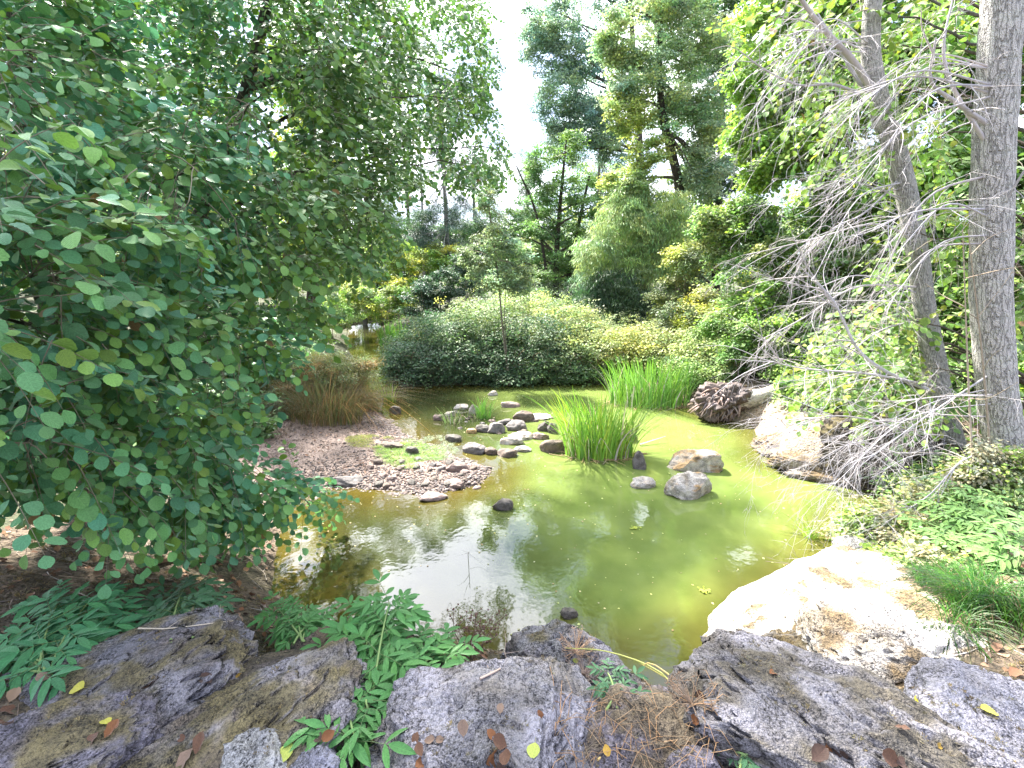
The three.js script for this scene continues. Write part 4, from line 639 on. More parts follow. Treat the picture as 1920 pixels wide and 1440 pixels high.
rock('rock_ledge', 'rough dark faced rock ledge jutting into the green water', 1580, 893, 0.04, [0.85, 0.17, 0.36], { seed: 83, detail: 30, ...mud, base: [0.4, 0.34, 0.29], tint: [0.2, 0.15, 0.12], amp: 0.26, freq: 2.4, planes: 6, rot: [0.12, -0.42, 0] }, 'ledge');
rock('rock_ledge', 'dark earth bank under the roots of the slender trunk', 1660, 850, 0.4, [0.75, 0.5, 0.45], { seed: 84, detail: 30, base: [0.09, 0.07, 0.06], tint: [0.05, 0.04, 0.032], amp: 0.24, planes: 5, moss: 0.3, rot: [0, -0.4, 0] }, 'ledge');
bush('shrub', 'low bright shrubs between the tall reeds and the fallen log', { seed: 85, kind: 'bramble', per: 26, cluster: 13, scale: 1.1, cols: [[0.22, 0.32, 0.08], C.bright, C.mid], blobs: [blob(1330, 700, 10.4, 50, 26), blob(1400, 665, 10, 60, 34), blob(1500, 690, 9, 50, 36), blob(1440, 640, 9.6, 70, 50), blob(1340, 640, 11, 60, 40)] });
bush('shrub', 'leafy shrub overhanging the pale earth ledge', { seed: 86, kind: 'broad', per: 22, cluster: 12, scale: 0.8, cols: [C.bright, [0.24, 0.34, 0.1], C.mid, C.pale], blobs: [blob(1520, 735, 8.2, 70, 36), blob(1590, 760, 7.6, 70, 36), blob(1660, 720, 7.4, 80, 50), blob(1700, 800, 6.8, 60, 40), blob(1480, 770, 8.4, 45, 20, 0.6, C.gold)] });
// ---------------------------------------------------------------- reeds and grasses
function reeds(name, label, cat, c, o) {
  seed(o.seed); const t = thing(name, label, cat, c, o.group), b = new Buf(), dr = new Buf();
  for (let k = 0; k < o.n; k++) {
    const a = R() * 6.283, q = Math.sqrt(R()), bx = Math.cos(a) * q * o.rx, bz = Math.sin(a) * q * o.rz, by = o.onGround ? groundAt(c.x + bx, c.z + bz) - c.y - 0.01 : -0.08, h = o.h * RR(0.55, 1.08), az = R() < 0.6 ? a + G() * 0.6 : R() * 6.283, ln = (o.lean ?? 0.3) * h * (0.25 + q) * RR(0.3, 1.5), w = (o.w ?? 0.011) * RR(0.7, 1.25), dry = R() < (o.dry ?? 0.05), kink = dry && R() < 0.6;
    const dx = Math.cos(az) * ln + (o.bx ?? 0) * h * R(), dz = Math.sin(az) * ln + (o.bz ?? 0) * h * R(), S = 7, p = [], nn = [], u = [], ix = [], sx = -Math.sin(az + 0.4), sz = Math.cos(az + 0.4), tw = RR(-0.8, 0.8);
    for (let s = 0; s <= S; s++) {
      const f = s / S, e = f * f, droop = (o.droop ?? 0.12) * ln * e * f * 1.6 + (kink && f > 0.6 ? (f - 0.6) * h * 1.1 : 0), x = bx + dx * e, y = by + h * f - droop, z = bz + dz * e, ww = w * (f < 0.15 ? 0.7 + 2 * f : 1) * Math.pow(1 - f, 0.55) + 0.0004, ca = Math.cos(tw * f), sa = Math.sin(tw * f), ux = sx * ca - sz * sa, uz = sx * sa + sz * ca;
      p.push(x - ux * ww, y, z - uz * ww, x + uz * ww * 0.35, y, z - ux * ww * 0.35, x + ux * ww, y, z + uz * ww); nn.push(uz - ux * 0.4, 0.25, -ux - uz * 0.4, uz, 0.25, -ux, uz + ux * 0.4, 0.25, -ux + uz * 0.4); u.push(f, 0, f, 0.5, f, 1);
      if (s) { const A = s * 3 - 3; for (const j of [0, 1]) ix.push(A + j, A + j + 1, A + j + 3, A + j + 1, A + j + 4, A + j + 3); }
    }
    // keep the face winding on the side of the normals
    const fx = [p[3] - p[0], p[4] - p[1], p[5] - p[2]], fy = [p[9] - p[0], p[10] - p[1], p[11] - p[2]], cr = [fx[1] * fy[2] - fx[2] * fy[1], fx[2] * fy[0] - fx[0] * fy[2], fx[0] * fy[1] - fx[1] * fy[0]]; if (cr[0] * nn[0] + cr[1] * nn[1] + cr[2] * nn[2] < 0) for (let j = 0; j < ix.length; j += 3) { const q2 = ix[j]; ix[j] = ix[j + 1]; ix[j + 1] = q2; }
    const L = nn.length; for (let j = 0; j < L; j += 3) { const l = Math.hypot(nn[j], nn[j + 1], nn[j + 2]); nn[j] /= l; nn[j + 1] /= l; nn[j + 2] /= l; }
    (dry ? dr : b).raw(p, nn, u, ix, vary(dry ? (o.dryC ?? [0.55, 0.48, 0.36]) : o.cols[Math.floor(R() * o.cols.length)], 0.2, 0.1));
  }
  if (o.debris) { const db = new Buf(); for (let k = 0; k < o.debris; k++) { const a = R() * 6.283, q = RR(0.75, 1.15), p = V(Math.cos(a) * q * o.rx, 0.012, Math.sin(a) * q * o.rz), d = V(G(), 0, G()).normalize(), l = RR(0.05, 0.22); limb(db, [p.clone().addScaledVector(d, -l), p.clone().add(V(0, RR(0, 0.03), 0)), p.clone().addScaledVector(d, l)], RR(0.004, 0.009), 0.003, 4, vary([0.3, 0.22, 0.12], 0.4)); } part(t, 'debris', db.geo(), M.twig, true); }
  part(t, 'blades', b.geo(), M.blade, true); if (!dr.empty) part(t, 'dry_blades', dr.geo(), M.dry, true);
  return t;
}
const RG = [[0.2, 0.4, 0.03], [0.25, 0.46, 0.04], [0.15, 0.33, 0.04], [0.32, 0.44, 0.05]];
reeds('reed_clump', 'big bright green reed clump in the middle of the pond', 'reeds', onY(1122, 852), { seed: 90, debris: 70, n: 470, rx: 0.52, rz: 0.3, h: 1.05, lean: 0.5, w: 0.0125, dry: 0.12, cols: RG });
reeds('reed_clump', 'tall green reed clump behind the big one beside the right bank', 'reeds', onY(1218, 757), { seed: 91, debris: 60, n: 520, rx: 0.85, rz: 0.45, h: 1.08, lean: 0.36, w: 0.013, dry: 0.08, cols: [[0.16, 0.34, 0.04], [0.2, 0.4, 0.04], [0.12, 0.28, 0.04]] });
reeds('reed_clump', 'small reed tuft between the tall clump and the fallen log', 'reeds', onY(1302, 738, 0.1), { seed: 92, n: 60, rx: 0.22, rz: 0.15, h: 0.55, lean: 0.5, w: 0.011, cols: RG });
reeds('reed_tuft', 'narrow reed tuft standing in the channel left of the thicket', 'reeds', onY(731, 752), { seed: 93, n: 60, rx: 0.13, rz: 0.1, h: 0.52, lean: 0.3, w: 0.012, dry: 0.08, cols: RG });
reeds('reed_tuft', 'fan shaped green reed tuft among the stones of the far pool', 'reeds', onY(906, 783), { seed: 94, n: 70, rx: 0.14, rz: 0.1, h: 0.5, lean: 0.75, w: 0.009, dry: 0.02, cols: [[0.14, 0.34, 0.05], [0.18, 0.38, 0.05]] });
reeds('reed_tuft', 'sparse pale reed tuft left of the fan shaped one', 'reeds', onY(847, 793), { seed: 95, n: 38, rx: 0.16, rz: 0.1, h: 0.42, lean: 0.9, w: 0.008, dry: 0.25, cols: [[0.3, 0.38, 0.14], [0.22, 0.34, 0.1]] });
reeds('reed_tuft', 'low pale grass between the two reed tufts', 'reeds', onY(876, 786), { seed: 96, n: 50, rx: 0.22, rz: 0.1, h: 0.24, lean: 0.8, w: 0.008, dry: 0.2, cols: [[0.3, 0.38, 0.1], [0.24, 0.36, 0.08]] });
reeds('reed_tuft', 'thin reed tuft with long arching blades in the shallows near the whitish boulder', 'reeds', onY(1518, 1008), { seed: 97, n: 46, rx: 0.05, rz: 0.04, h: 0.4, lean: 1.0, w: 0.006, droop: 0.3, dry: 0.06, cols: [[0.24, 0.42, 0.04], [0.32, 0.46, 0.05]] });
reeds('reed_clump', 'dark green reeds at the bend of the far stream', 'reeds', onY(742, 648), { seed: 98, n: 160, rx: 0.6, rz: 0.5, h: 1.1, lean: 0.3, w: 0.02, cols: [[0.12, 0.28, 0.04], [0.16, 0.34, 0.04]] });
const sedge = (px, py, h, label, s, n, H) => { const c = onY(px, py, h); c.y = groundAt(c.x, c.z); return reeds('sedge_tuft', label, 'grass tuft', c, { seed: s, n, rx: 0.12, rz: 0.1, h: H, lean: 0.9, w: 0.0032, droop: 0.5, dry: 0.1, onGround: true, bx: -0.5, bz: 0.15, cols: [[0.11, 0.3, 0.05], [0.15, 0.36, 0.05], [0.08, 0.23, 0.05]], dryC: [0.4, 0.33, 0.2] }); };
sedge(1815, 1195, 0.5, 'dense arching sedge tuft right of the whitish boulder', 99, 620, 0.44);
sedge(1770, 1230, 0.55, 'sparse sedge tuft below the dense arching one', 108, 240, 0.3);
sedge(1905, 1225, 0.55, 'sedge tuft at the right edge below the dense arching one', 100, 300, 0.32);
sedge(1750, 1120, 0.4, 'small sedge tuft above the dense arching one', 101, 220, 0.26);
{ // dry bush on the gravel bar
  const dryTuft = (px, py, label, s, n, H, rx, cols, w = 0.004) => { const c = onY(px, py, 0.2); c.y = groundAt(c.x, c.z); return reeds('dry_bush', label, 'dry bush', c, { seed: s, n, rx, rz: rx * 0.7, h: H, lean: 0.95, w, droop: 0.3, dry: 0.35, onGround: true, cols, dryC: [0.34, 0.22, 0.1] }); };
  dryTuft(612, 778, 'tall brownish dry bush behind the gravel bar', 102, 1000, 1.1, 0.62, [[0.19, 0.18, 0.06], [0.15, 0.19, 0.06], [0.22, 0.17, 0.08], [0.12, 0.17, 0.05]]);
  dryTuft(668, 752, 'lower brown dry bush beside the channel', 103, 700, 0.9, 0.5, [[0.3, 0.2, 0.1], [0.24, 0.17, 0.08], [0.2, 0.18, 0.07]]);
  dryTuft(560, 760, 'olive grass behind the left end of the gravel bar', 104, 700, 0.7, 0.7, [[0.16, 0.2, 0.06], [0.12, 0.17, 0.05]]);
}
bush('dry_bush', 'olive and brown twiggy shrub growing through the tall dry bush', { seed: 107, cat: 'dry bush', kind: 'fine', per: 30, cluster: 10, scale: 0.8, stems: 60, sr: 0.006, bark: [0.26, 0.17, 0.08], cols: [[0.24, 0.24, 0.07], [0.2, 0.25, 0.08], [0.3, 0.22, 0.09]], blobs: [blob(600, 705, 9.2, 60, 45), blob(655, 690, 9.6, 45, 40), blob(560, 725, 9.2, 40, 40)] });
bush('shrub', 'bramble with pale lit leaves left of the dry bush', { seed: 105, kind: 'bramble', per: 24, cluster: 11, scale: 1.2, cols: [C.pale, [0.2, 0.26, 0.1], C.dark, C.mid], blobs: [blob(525, 705, 9.6, 45, 50), blob(560, 680, 10.5, 45, 45), blob(500, 760, 8.6, 50, 30), blob(460, 720, 9.4, 60, 60)] });
bush('shrub', 'shaded undergrowth on the left bank behind the near alder', { seed: 106, kind: 'broad', per: 24, cluster: 12, scale: 1, cols: [C.mid, C.dark, [0.1, 0.19, 0.05]], blobs: [blob(420, 640, 9, 90, 90), blob(300, 700, 7.6, 110, 80), blob(180, 760, 6.6, 120, 90), blob(520, 620, 12, 70, 60), blob(60, 700, 6.2, 130, 110), blob(420, 800, 7.2, 70, 40)] });
{ // low ground cover, nobody could count it
  const cover = (name, label, n, spot, kindOf, sc, cols, y = 0) => { const g = new THREE.Group(); g.name = name; kind(g, 'stuff'); g.userData.label = label; scene.add(g); const l = []; for (let k = 0; k < n; k++) { const q = spot(); if (q) l.push([V(q[0], Math.max(groundAt(q[0], q[1]), 0) + y, q[1]), sc * RR(0.6, 1.3), vary(cols[Math.floor(R() * cols.length)], 0.2, 0.1)]); } foliage(g, l, kindOf, 'foliage'); };
  seed(110);
  const near = (px, py, rx, ry, h = 0) => () => { const a = R() * 6.283, q = Math.sqrt(R()), p = onY(px + Math.cos(a) * q * rx, py + Math.sin(a) * q * ry, h); return fbm(p.x * 2, 4, p.z * 2, 3) > -0.12 ? [p.x, p.z] : null; };
  cover('weed_patch', 'bright green weed patch at the water edge of the gravel bar', 900, near(770, 858, 66, 30), 'fine', 0.26, [[0.2, 0.38, 0.05], [0.26, 0.4, 0.05]], 0.02);
  cover('weed_patch', 'yellow green weed patch in the middle of the gravel bar', 500, near(700, 838, 60, 13), 'fine', 0.22, [[0.38, 0.4, 0.06], [0.3, 0.36, 0.06]], 0.02);
  cover('duckweed', 'pale grey green scum of duckweed beside the weed patch', 900, near(818, 850, 40, 34), 'bramble', 0.14, [[0.42, 0.5, 0.36], [0.34, 0.46, 0.27]], 0.006);
  cover('weed_patch', 'green mat of weed right of the dry bush', 900, near(675, 772, 36, 24), 'fine', 0.2, [[0.14, 0.28, 0.06], [0.18, 0.3, 0.06]]);
  cover('undergrowth', 'green undergrowth covering the banks and the valley floor', 5200, () => { const x = RR(-16, 14), z = RR(-30, -5), d = shoreDist(x, z); return d > 0.35 && barMask(x, z) < 0.1 && !(x > 2.6 && x < 6 && z > -9.5 && d < 1.2) && R() < 0.3 + 0.7 * sstep(0.2, 2, d) ? [x, z] : null; }, 'broad', 1.0, [C.mid, C.dark, C.bright, [0.16, 0.22, 0.07]], 0.12);
}

// ---------------------------------------------------------------- foreground plants
scene.updateMatrixWorld(true);
const solid = scene.children.filter((o) => o.isMesh && (/boulder|^stone|ledge/.test(o.name) || o.name === 'ground')), caster = new THREE.Raycaster();
function hit(px, py) { const d = ray(px, py).normalize(); caster.set(V(0, EYE, 0), d); const h = caster.intersectObjects(solid.filter((o) => o.name === 'ground' || o.position.z > -6), false)[0]; return h ? { p: h.point, n: h.face.normal.clone().transformDirection(h.object.matrixWorld), o: h.object } : { p: onY(px, py, 0), n: V(0, 1, 0) }; }
function drop(x, z) { caster.set(V(x, 2.2, z), V(0, -1, 0)); const h = caster.intersectObjects(solid.filter((o) => o.name === 'ground' || o.position.z > -4.6), false)[0]; return h ? { p: h.point, n: h.face.normal.clone().transformDirection(h.object.matrixWorld), o: h.object } : null; }
// a compound leaf of long pointed leaflets along +x
function elderLeaf(sd, pairs, col) {
  seed(sd); const b = new Buf(), L = 0.15; limb(b, [V(0, 0, 0), V(L * 0.5, 0.012, 0), V(L, 0, 0)], 0.0022, 0.001, 4, [0.16, 0.26, 0.06]);
  const put = (x, a, l) => b.add(LEAF.lance, basis(V(x, 0.008, 0), V(Math.cos(a), RR(-0.25, 0.1), Math.sin(a)), V(G() * 0.3, 1, G() * 0.3), l, l * 0.92), vary(col, 0.14, 0.07));
  for (let k = 0; k < pairs; k++) { const x = L * (0.32 + 0.58 * k / Math.max(1, pairs - 1)), l = 0.105 * RR(0.85, 1.1) * (k ? 1 : 0.85); put(x, RR(0.75, 1.0), l); put(x, -RR(0.75, 1.0), l); } put(L, RR(-0.1, 0.1), 0.115); return b.geo();
}
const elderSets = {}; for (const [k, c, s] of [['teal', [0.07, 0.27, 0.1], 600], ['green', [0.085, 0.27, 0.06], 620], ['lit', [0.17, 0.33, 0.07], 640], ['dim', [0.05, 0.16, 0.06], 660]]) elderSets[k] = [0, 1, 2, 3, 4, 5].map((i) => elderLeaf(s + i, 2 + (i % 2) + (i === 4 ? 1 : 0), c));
function elder(name, label, base, tips, o) {
  seed(o.seed); const b0 = base.isVector3 ? base : hit(...base).p, t = thing(name, label, 'plant', b0, o.group), sb = new Buf(); let i = 0;
  for (const tp of tips) {
    const e = (tp.isVector3 ? tp : onD(...tp)).sub(b0), a = V(G() * 0.05, 0, G() * 0.04), m = a.clone().lerp(e, 0.5).add(V(0, 0.06, 0.03)), q = bez(a, m, e, 10); limb(sb, q, 0.006, 0.003, 6, [0.16, 0.24, 0.08]);
    const L = a.distanceTo(e), nodes = o.nodes ?? Math.max(2, Math.round(L / 0.085)); let yaw = R() * 6.28;
    for (let k = 0; k < nodes; k++) { const f = nodes === 1 ? 1 : lerp(o.from ?? 0.35, 1, k / (nodes - 1)), p = q[Math.round(f * 10)], topmost = k === nodes - 1; yaw += 1.57 + G() * 0.3;
      const cnt = topmost ? 4 : 2; for (let j = 0; j < cnt; j++) { const y = yaw + j * 6.283 / cnt + G() * 0.25, lf = part(t, 'leaf', elderSets[o.set][i++ % 6], M.leafNear); lf.position.copy(p); const s = (o.s ?? 1) * RR(0.8, 1.15) * (topmost && j % 2 ? 0.75 : 1); basis(V(0, 0, 0), V(Math.cos(y), topmost ? RR(-0.1, 0.35) : RR(-0.35, 0.15), Math.sin(y)), V(0, 1, 0.25), s); lf.matrix.copy(_m); lf.matrix.setPosition(p); lf.matrix.decompose(lf.position, lf.quaternion, lf.scale); } }
  }
  part(t, 'stems', sb.geo(), M.twig, true); return t;
}
elder('elder_plant', 'lush green plant with pointed leaflets beside the rounded grey boulder', [672, 1330], [[735, 1150, 2.2], [690, 1150, 2.25], [650, 1200, 2.1], [785, 1215, 2.1], [845, 1215, 2.15], [700, 1250, 1.95], [760, 1255, 1.95], [640, 1300, 1.8], [660, 1375, 1.55], [800, 1240, 2.0], [720, 1310, 1.8], [690, 1200, 2.05], [655, 1340, 1.62], [640, 1300, 1.65], [620, 1350, 1.5], [668, 1390, 1.42], [690, 1330, 1.55], [730, 1130, 2.15], [700, 1170, 2.1]], { seed: 121, set: 'green', from: 0.3, s: 0.9 });
elder('elder_plant', 'teal green plant with pointed leaflets at the left edge above the bluish slab', [110, 1255], [[115, 1120, 2.3], [170, 1125, 2.3], [60, 1170, 2.2], [210, 1150, 2.3], [120, 1180, 2.1], [160, 1200, 2.1], [40, 1225, 1.95], [90, 1235, 1.9], [15, 1260, 1.85], [205, 1190, 2.2]], { seed: 122, set: 'teal', from: 0.3, s: 0.95 });
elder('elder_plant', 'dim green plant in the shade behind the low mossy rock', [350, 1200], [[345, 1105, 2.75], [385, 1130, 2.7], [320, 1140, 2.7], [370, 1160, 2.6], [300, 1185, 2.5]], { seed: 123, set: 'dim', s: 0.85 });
elder('elder_plant', 'small green plant at the water edge left of the lush plant', [565, 1205], [[520, 1140, 2.7], [560, 1150, 2.6], [595, 1160, 2.5], [580, 1180, 2.45]], { seed: 124, set: 'green', s: 0.65 });
elder('elder_plant', 'tiny green plant at the bottom edge left of the right boulder', [1385, 1425], [[1385, 1380, 1.5], [1365, 1410, 1.42], [1405, 1415, 1.42]], { seed: 125, set: 'dim', nodes: 2, s: 0.42 });
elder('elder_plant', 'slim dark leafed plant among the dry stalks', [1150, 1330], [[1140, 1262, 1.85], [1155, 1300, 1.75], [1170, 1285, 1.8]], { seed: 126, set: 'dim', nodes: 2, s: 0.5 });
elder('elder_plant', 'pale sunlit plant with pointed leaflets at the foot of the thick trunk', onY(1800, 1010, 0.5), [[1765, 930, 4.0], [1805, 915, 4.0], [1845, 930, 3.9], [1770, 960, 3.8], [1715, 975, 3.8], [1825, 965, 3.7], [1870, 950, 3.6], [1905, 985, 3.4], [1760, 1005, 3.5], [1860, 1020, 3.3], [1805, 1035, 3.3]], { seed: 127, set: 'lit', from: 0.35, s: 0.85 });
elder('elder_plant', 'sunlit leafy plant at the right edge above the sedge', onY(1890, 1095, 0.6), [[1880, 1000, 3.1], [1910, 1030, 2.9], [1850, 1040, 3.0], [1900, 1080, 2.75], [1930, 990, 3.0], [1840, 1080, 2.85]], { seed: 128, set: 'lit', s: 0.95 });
bush('shrub', 'sunlit tangle of low shrubs on the bank above the whitish boulder', { seed: 129, kind: 'bramble', per: 30, cluster: 13, scale: 0.8, cols: [[0.44, 0.48, 0.24], [0.36, 0.46, 0.14], [0.44, 0.4, 0.24], C.bright], stems: 40, bark: [0.34, 0.26, 0.16], blobs: [blob(1660, 985, 4.2, 60, 32), blob(1720, 1010, 3.9, 60, 42), blob(1780, 960, 4.2, 70, 55), blob(1690, 1060, 3.5, 45, 30, 0.7), blob(1860, 900, 4.2, 70, 70), blob(1610, 1000, 4.4, 30, 18, 0.6), blob(1700, 1110, 3.2, 40, 26, 0.6), blob(1760, 1060, 3.4, 50, 40, 0.8), blob(1640, 1020, 4.1, 50, 24, 0.7)] });
bush('shrub', 'dark leafy tangle under the bare branches at the right bank', { seed: 130, kind: 'bramble', per: 26, cluster: 12, scale: 0.9, cols: [C.mid, C.dark, C.bright], stems: 30, blobs: [blob(1720, 915, 5, 50, 20), blob(1800, 890, 5, 50, 36)] });

// ---------------------------------------------------------------- fallen leaves, one by one
const CURL = [[0.16, 0.12], [0.35, 0.5], [0.55, -0.5]].map(([f, c], i) => { seed(700 + i); const b = new Buf(), t = leafTpl([0.03, 0.3, 0.43, 0.46, 0.36, 0.12], { fold: f, curl: c, notch: 0.02, wave: 0.02 + i * 0.03 }); b.add(t, new THREE.Matrix4(), [1, 1, 1]); limb(b, [V(-0.35, 0.02, 0.03), V(-0.15, 0.0, 0), V(0.02, 0, 0)], 0.012, 0.012, 4, [0.8, 0.7, 0.6]); const g = b.geo(); g.translate(-0.4, 0, 0); return g; });
const LC = { yellow: rgb(0.62, 0.55, 0.08), lime: rgb(0.5, 0.55, 0.12), ochre: rgb(0.55, 0.33, 0.06), brown: rgb(0.15, 0.07, 0.042), dark: rgb(0.07, 0.035, 0.026), rust: rgb(0.24, 0.09, 0.033), pale: rgb(0.28, 0.18, 0.135) }, LM = {};
for (const k in LC) LM[k] = leafMat({ color: LC[k], map: veinMap, bumpMap: veinBump, bumpScale: 0.001, transmission: 0.25, roughness: 0.9, clearcoat: 0.1, clearcoatRoughness: 0.5 });
const FALLEN = [[150, 1292, 'yellow', 34, 'yellow green leaf lying at the upper end of the left slabs'], [200, 1357, 'yellow', 30, 'ragged yellow leaf on the left slab above two brown leaves'], [540, 1411, 'lime', 40, 'bright yellow green leaf on the pale grey stone'], [1000, 1406, 'lime', 32, 'pale yellow leaf on the rounded grey boulder'], [1722, 1316, 'yellow', 24, 'small round yellow leaf on the right mossy boulder'], [1850, 1334, 'yellow', 34, 'pointed yellow leaf on the bluish slab at the right edge'], [1078, 1238, 'lime', 14, 'tiny yellow leaf on the flat topped rock at the water'], [445, 1263, 'ochre', 14, 'tiny ochre leaf on the low mossy rock'],
  [282, 1280, 'brown', 30, 'reddish brown curled leaf between the left slabs and the low mossy rock'], [390, 1284, 'dark', 30, 'dark brown leaf pressed against the low mossy rock'], [12, 1335, 'brown', 36, 'brown curled leaf at the left edge, upper of two'], [10, 1368, 'brown', 38, 'brown curled leaf at the left edge, lower of two'], [175, 1386, 'brown', 34, 'brown leaf under the ragged yellow leaf, left of a pair'], [208, 1378, 'rust', 32, 'brown leaf under the ragged yellow leaf, right of a pair'], [350, 1422, 'pale', 46, 'large tan leaf on the long striated slab at the bottom edge'], [375, 1405, 'brown', 36, 'narrow brown leaf beside the large tan leaf'], [342, 1384, 'brown', 20, 'small brown leaf alone on the long striated slab'], [90, 1275, 'pale', 26, 'tan leaf lodged on the low dark rock under the plant'],
  [780, 1383, 'brown', 24, 'brown leaf on the rounded grey boulder, leftmost of three in a row'], [804, 1391, 'pale', 24, 'pinkish leaf on the rounded grey boulder, middle of three in a row'], [824, 1387, 'pale', 20, 'pinkish leaf on the rounded grey boulder, rightmost of three in a row'], [792, 1412, 'brown', 24, 'brown leaf just below the row of three on the grey boulder'], [788, 1433, 'rust', 28, 'red brown leaf below the row of three, nearest the bottom edge'], [870, 1371, 'pale', 28, 'faded tan leaf in the middle of the rounded grey boulder'], [920, 1377, 'rust', 26, 'rusty orange leaf above the cluster on the rounded grey boulder'], [938, 1398, 'brown', 34, 'brown leaf at the top of the cluster on the grey boulder'], [922, 1422, 'rust', 36, 'curled brown leaf at the left of the cluster on the grey boulder'], [950, 1420, 'brown', 36, 'large brown leaf at the right of the cluster on the grey boulder'], [942, 1438, 'dark', 32, 'dark leaf at the bottom of the cluster on the grey boulder'], [938, 1336, 'pale', 18, 'small pinkish leaf high on the rounded grey boulder'], [1013, 1341, 'rust', 16, 'small orange leaf at the right rim of the grey boulder'],
  [1137, 1407, 'ochre', 26, 'orange strip of leaf right of the rounded grey boulder'], [1552, 1400, 'rust', 40, 'folded orange brown leaf on the big right boulder'], [1530, 1424, 'dark', 38, 'dark leaf under the folded orange brown leaf'], [1580, 1412, 'dark', 28, 'dark brown leaf right of the folded orange brown leaf'], [1668, 1425, 'brown', 40, 'brown curled leaf at the bottom edge of the big right boulder'], [1692, 1434, 'dark', 34, 'darker leaf beside the brown curled leaf on the right boulder'], [1686, 1371, 'brown', 24, 'small brown leaf in the middle of the big right boulder'], [1760, 1398, 'ochre', 14, 'tiny tan fleck of leaf on the right boulder'], [617, 1378, 'rust', 30, 'brown leaf under the tip of the lush plant'], [598, 1386, 'dark', 26, 'dark brown leaf left of the tip of the lush plant'], [678, 1404, 'dark', 40, 'dark brown leaf between the lush plant and the grey boulder'], [664, 1424, 'brown', 36, 'brown leaf at the bottom edge under the lush plant'], [1310, 1300, 'brown', 22, 'brown leaf among the dry stalks'], [1448, 1262, 'rust', 20, 'small rusty leaf on the grey ridge below the whitish boulder'], [1305, 1345, 'rust', 24, 'red leaf at the foot of the dry stalks']];
FALLEN.forEach(([px, py, c, len, label], i) => { seed(800 + i); const h = hit(px, py), m = mpp(h.p), L = len * m, t = top('fallen_leaf', CURL[c === 'yellow' || c === 'lime' ? 0 : 1 + i % 2], LM[c], label, 'leaf'); const a = R() * 6.283, d = V(Math.cos(a), 0, Math.sin(a)); d.addScaledVector(h.n, -d.dot(h.n)); basis(h.p.clone().addScaledVector(h.n, L * 0.1 + 0.003), d, h.n.clone().add(V(G() * 0.35, 0, G() * 0.35)), L * 0.85, L * RR(0.6, 0.9)); _m.decompose(t.position, t.quaternion, t.scale); });

// ---------------------------------------------------------------- litter, moss tufts, dry stalks, twigs
function scatter(name, label, n, geos, mat, spot, s0, s1, cols, lift = 0.3) {
  const g = new THREE.Group(); g.name = name; kind(g, 'stuff'); g.userData.label = label; scene.add(g); const ms = geos.map((q) => new THREE.InstancedMesh(q, mat, n)); const ct = geos.map(() => 0);
  for (let k = 0; k < n; k++) { const q = spot(); if (!q) continue; const i = k % geos.length, s = RR(s0, s1), d = V(G(), 0, G()).normalize(); d.addScaledVector(q.n, -d.dot(q.n)); basis(q.p.clone().addScaledVector(q.n, s * lift * R()), d.normalize(), q.n.clone().add(V(G() * 0.3, 0, G() * 0.3)), s); ms[i].setMatrixAt(ct[i], _m); dcol.setRGB(...vary(cols[Math.floor(R() * cols.length)], 0.3, 0.1)); ms[i].setColorAt(ct[i]++, dcol); }
  ms.forEach((m, i) => { m.count = ct[i]; m.name = name; kind(shade(m), 'stuff'); if (ct[i]) g.add(m); });
}
const gSpot = (x0, x1, z0, z1, test) => () => { const x = RR(x0, x1), z = RR(z0, z1), y = groundAt(x, z); if (y < 0.02 || (test && !test(x, z, y))) return null; const e = 0.04; return { p: V(x, y, z), n: V(groundAt(x - e, z) - groundAt(x + e, z), 2 * e, groundAt(x, z - e) - groundAt(x, z + e)).normalize() }; };
seed(900);
const twigGeo = [0, 1].map((i) => { const b = new Buf(); limb(b, [V(-0.5, 0, 0), V(-0.1, 0.02, 0.05 + i * 0.05), V(0.5, 0, -0.03)], 0.02, 0.008, 4, [1, 1, 1]); if (i) limb(b, [V(0, 0.02, 0.06), V(0.2, 0.05, 0.25)], 0.012, 0.005, 4, [1, 1, 1]); return b.geo(); });
scatter('leaf_litter', 'brown leaf litter on the shaded bank', 2600, CURL, leafMat({ transmission: 0.2 }), gSpot(-4.5, 3.2, -5.2, -1.0), 0.025, 0.055, [[0.16, 0.08, 0.045], [0.24, 0.14, 0.08], [0.1, 0.06, 0.04], [0.3, 0.22, 0.16]], 0.25);
scatter('twig_litter', 'dead twigs strewn over the near bank', 900, twigGeo, M.twig, gSpot(-4, 3.2, -4.6, -1.0), 0.06, 0.22, [[0.3, 0.24, 0.2], [0.2, 0.15, 0.12], [0.4, 0.33, 0.27]], 0.1);
scatter('leaf_litter', 'dry leaf litter on the bank beyond the pond', 1500, CURL, leafMat({ transmission: 0.2 }), gSpot(2, 7.5, -9.5, -2.2), 0.03, 0.06, [[0.3, 0.2, 0.12], [0.42, 0.33, 0.22], [0.2, 0.12, 0.07]], 0.25);
scatter('leaf_litter', 'brown litter drifted over the gravel bar', 3000, CURL, leafMat({ transmission: 0.2 }), gSpot(-5.4, 0, -9.6, -5.2, (x, z) => barMask(x, z) > 0.3), 0.02, 0.045, [[0.17, 0.1, 0.07], [0.28, 0.2, 0.16], [0.1, 0.065, 0.05]], 0.2);
const mossB = new Buf(); for (let k = 0; k < 16; k++) { const a = R() * 6.28, q = Math.sqrt(R()) * 0.5; mossB.add(LEAF.thin, basis(V(Math.cos(a) * q, 0, Math.sin(a) * q), V(Math.cos(a) * 0.6, RR(0.3, 1.1), Math.sin(a) * 0.6), V(G(), 1, G()), RR(0.3, 0.7), 0.35), vary([1, 1, 1], 0.3, 0.1)); }
const mossGeo = mossB.geo();
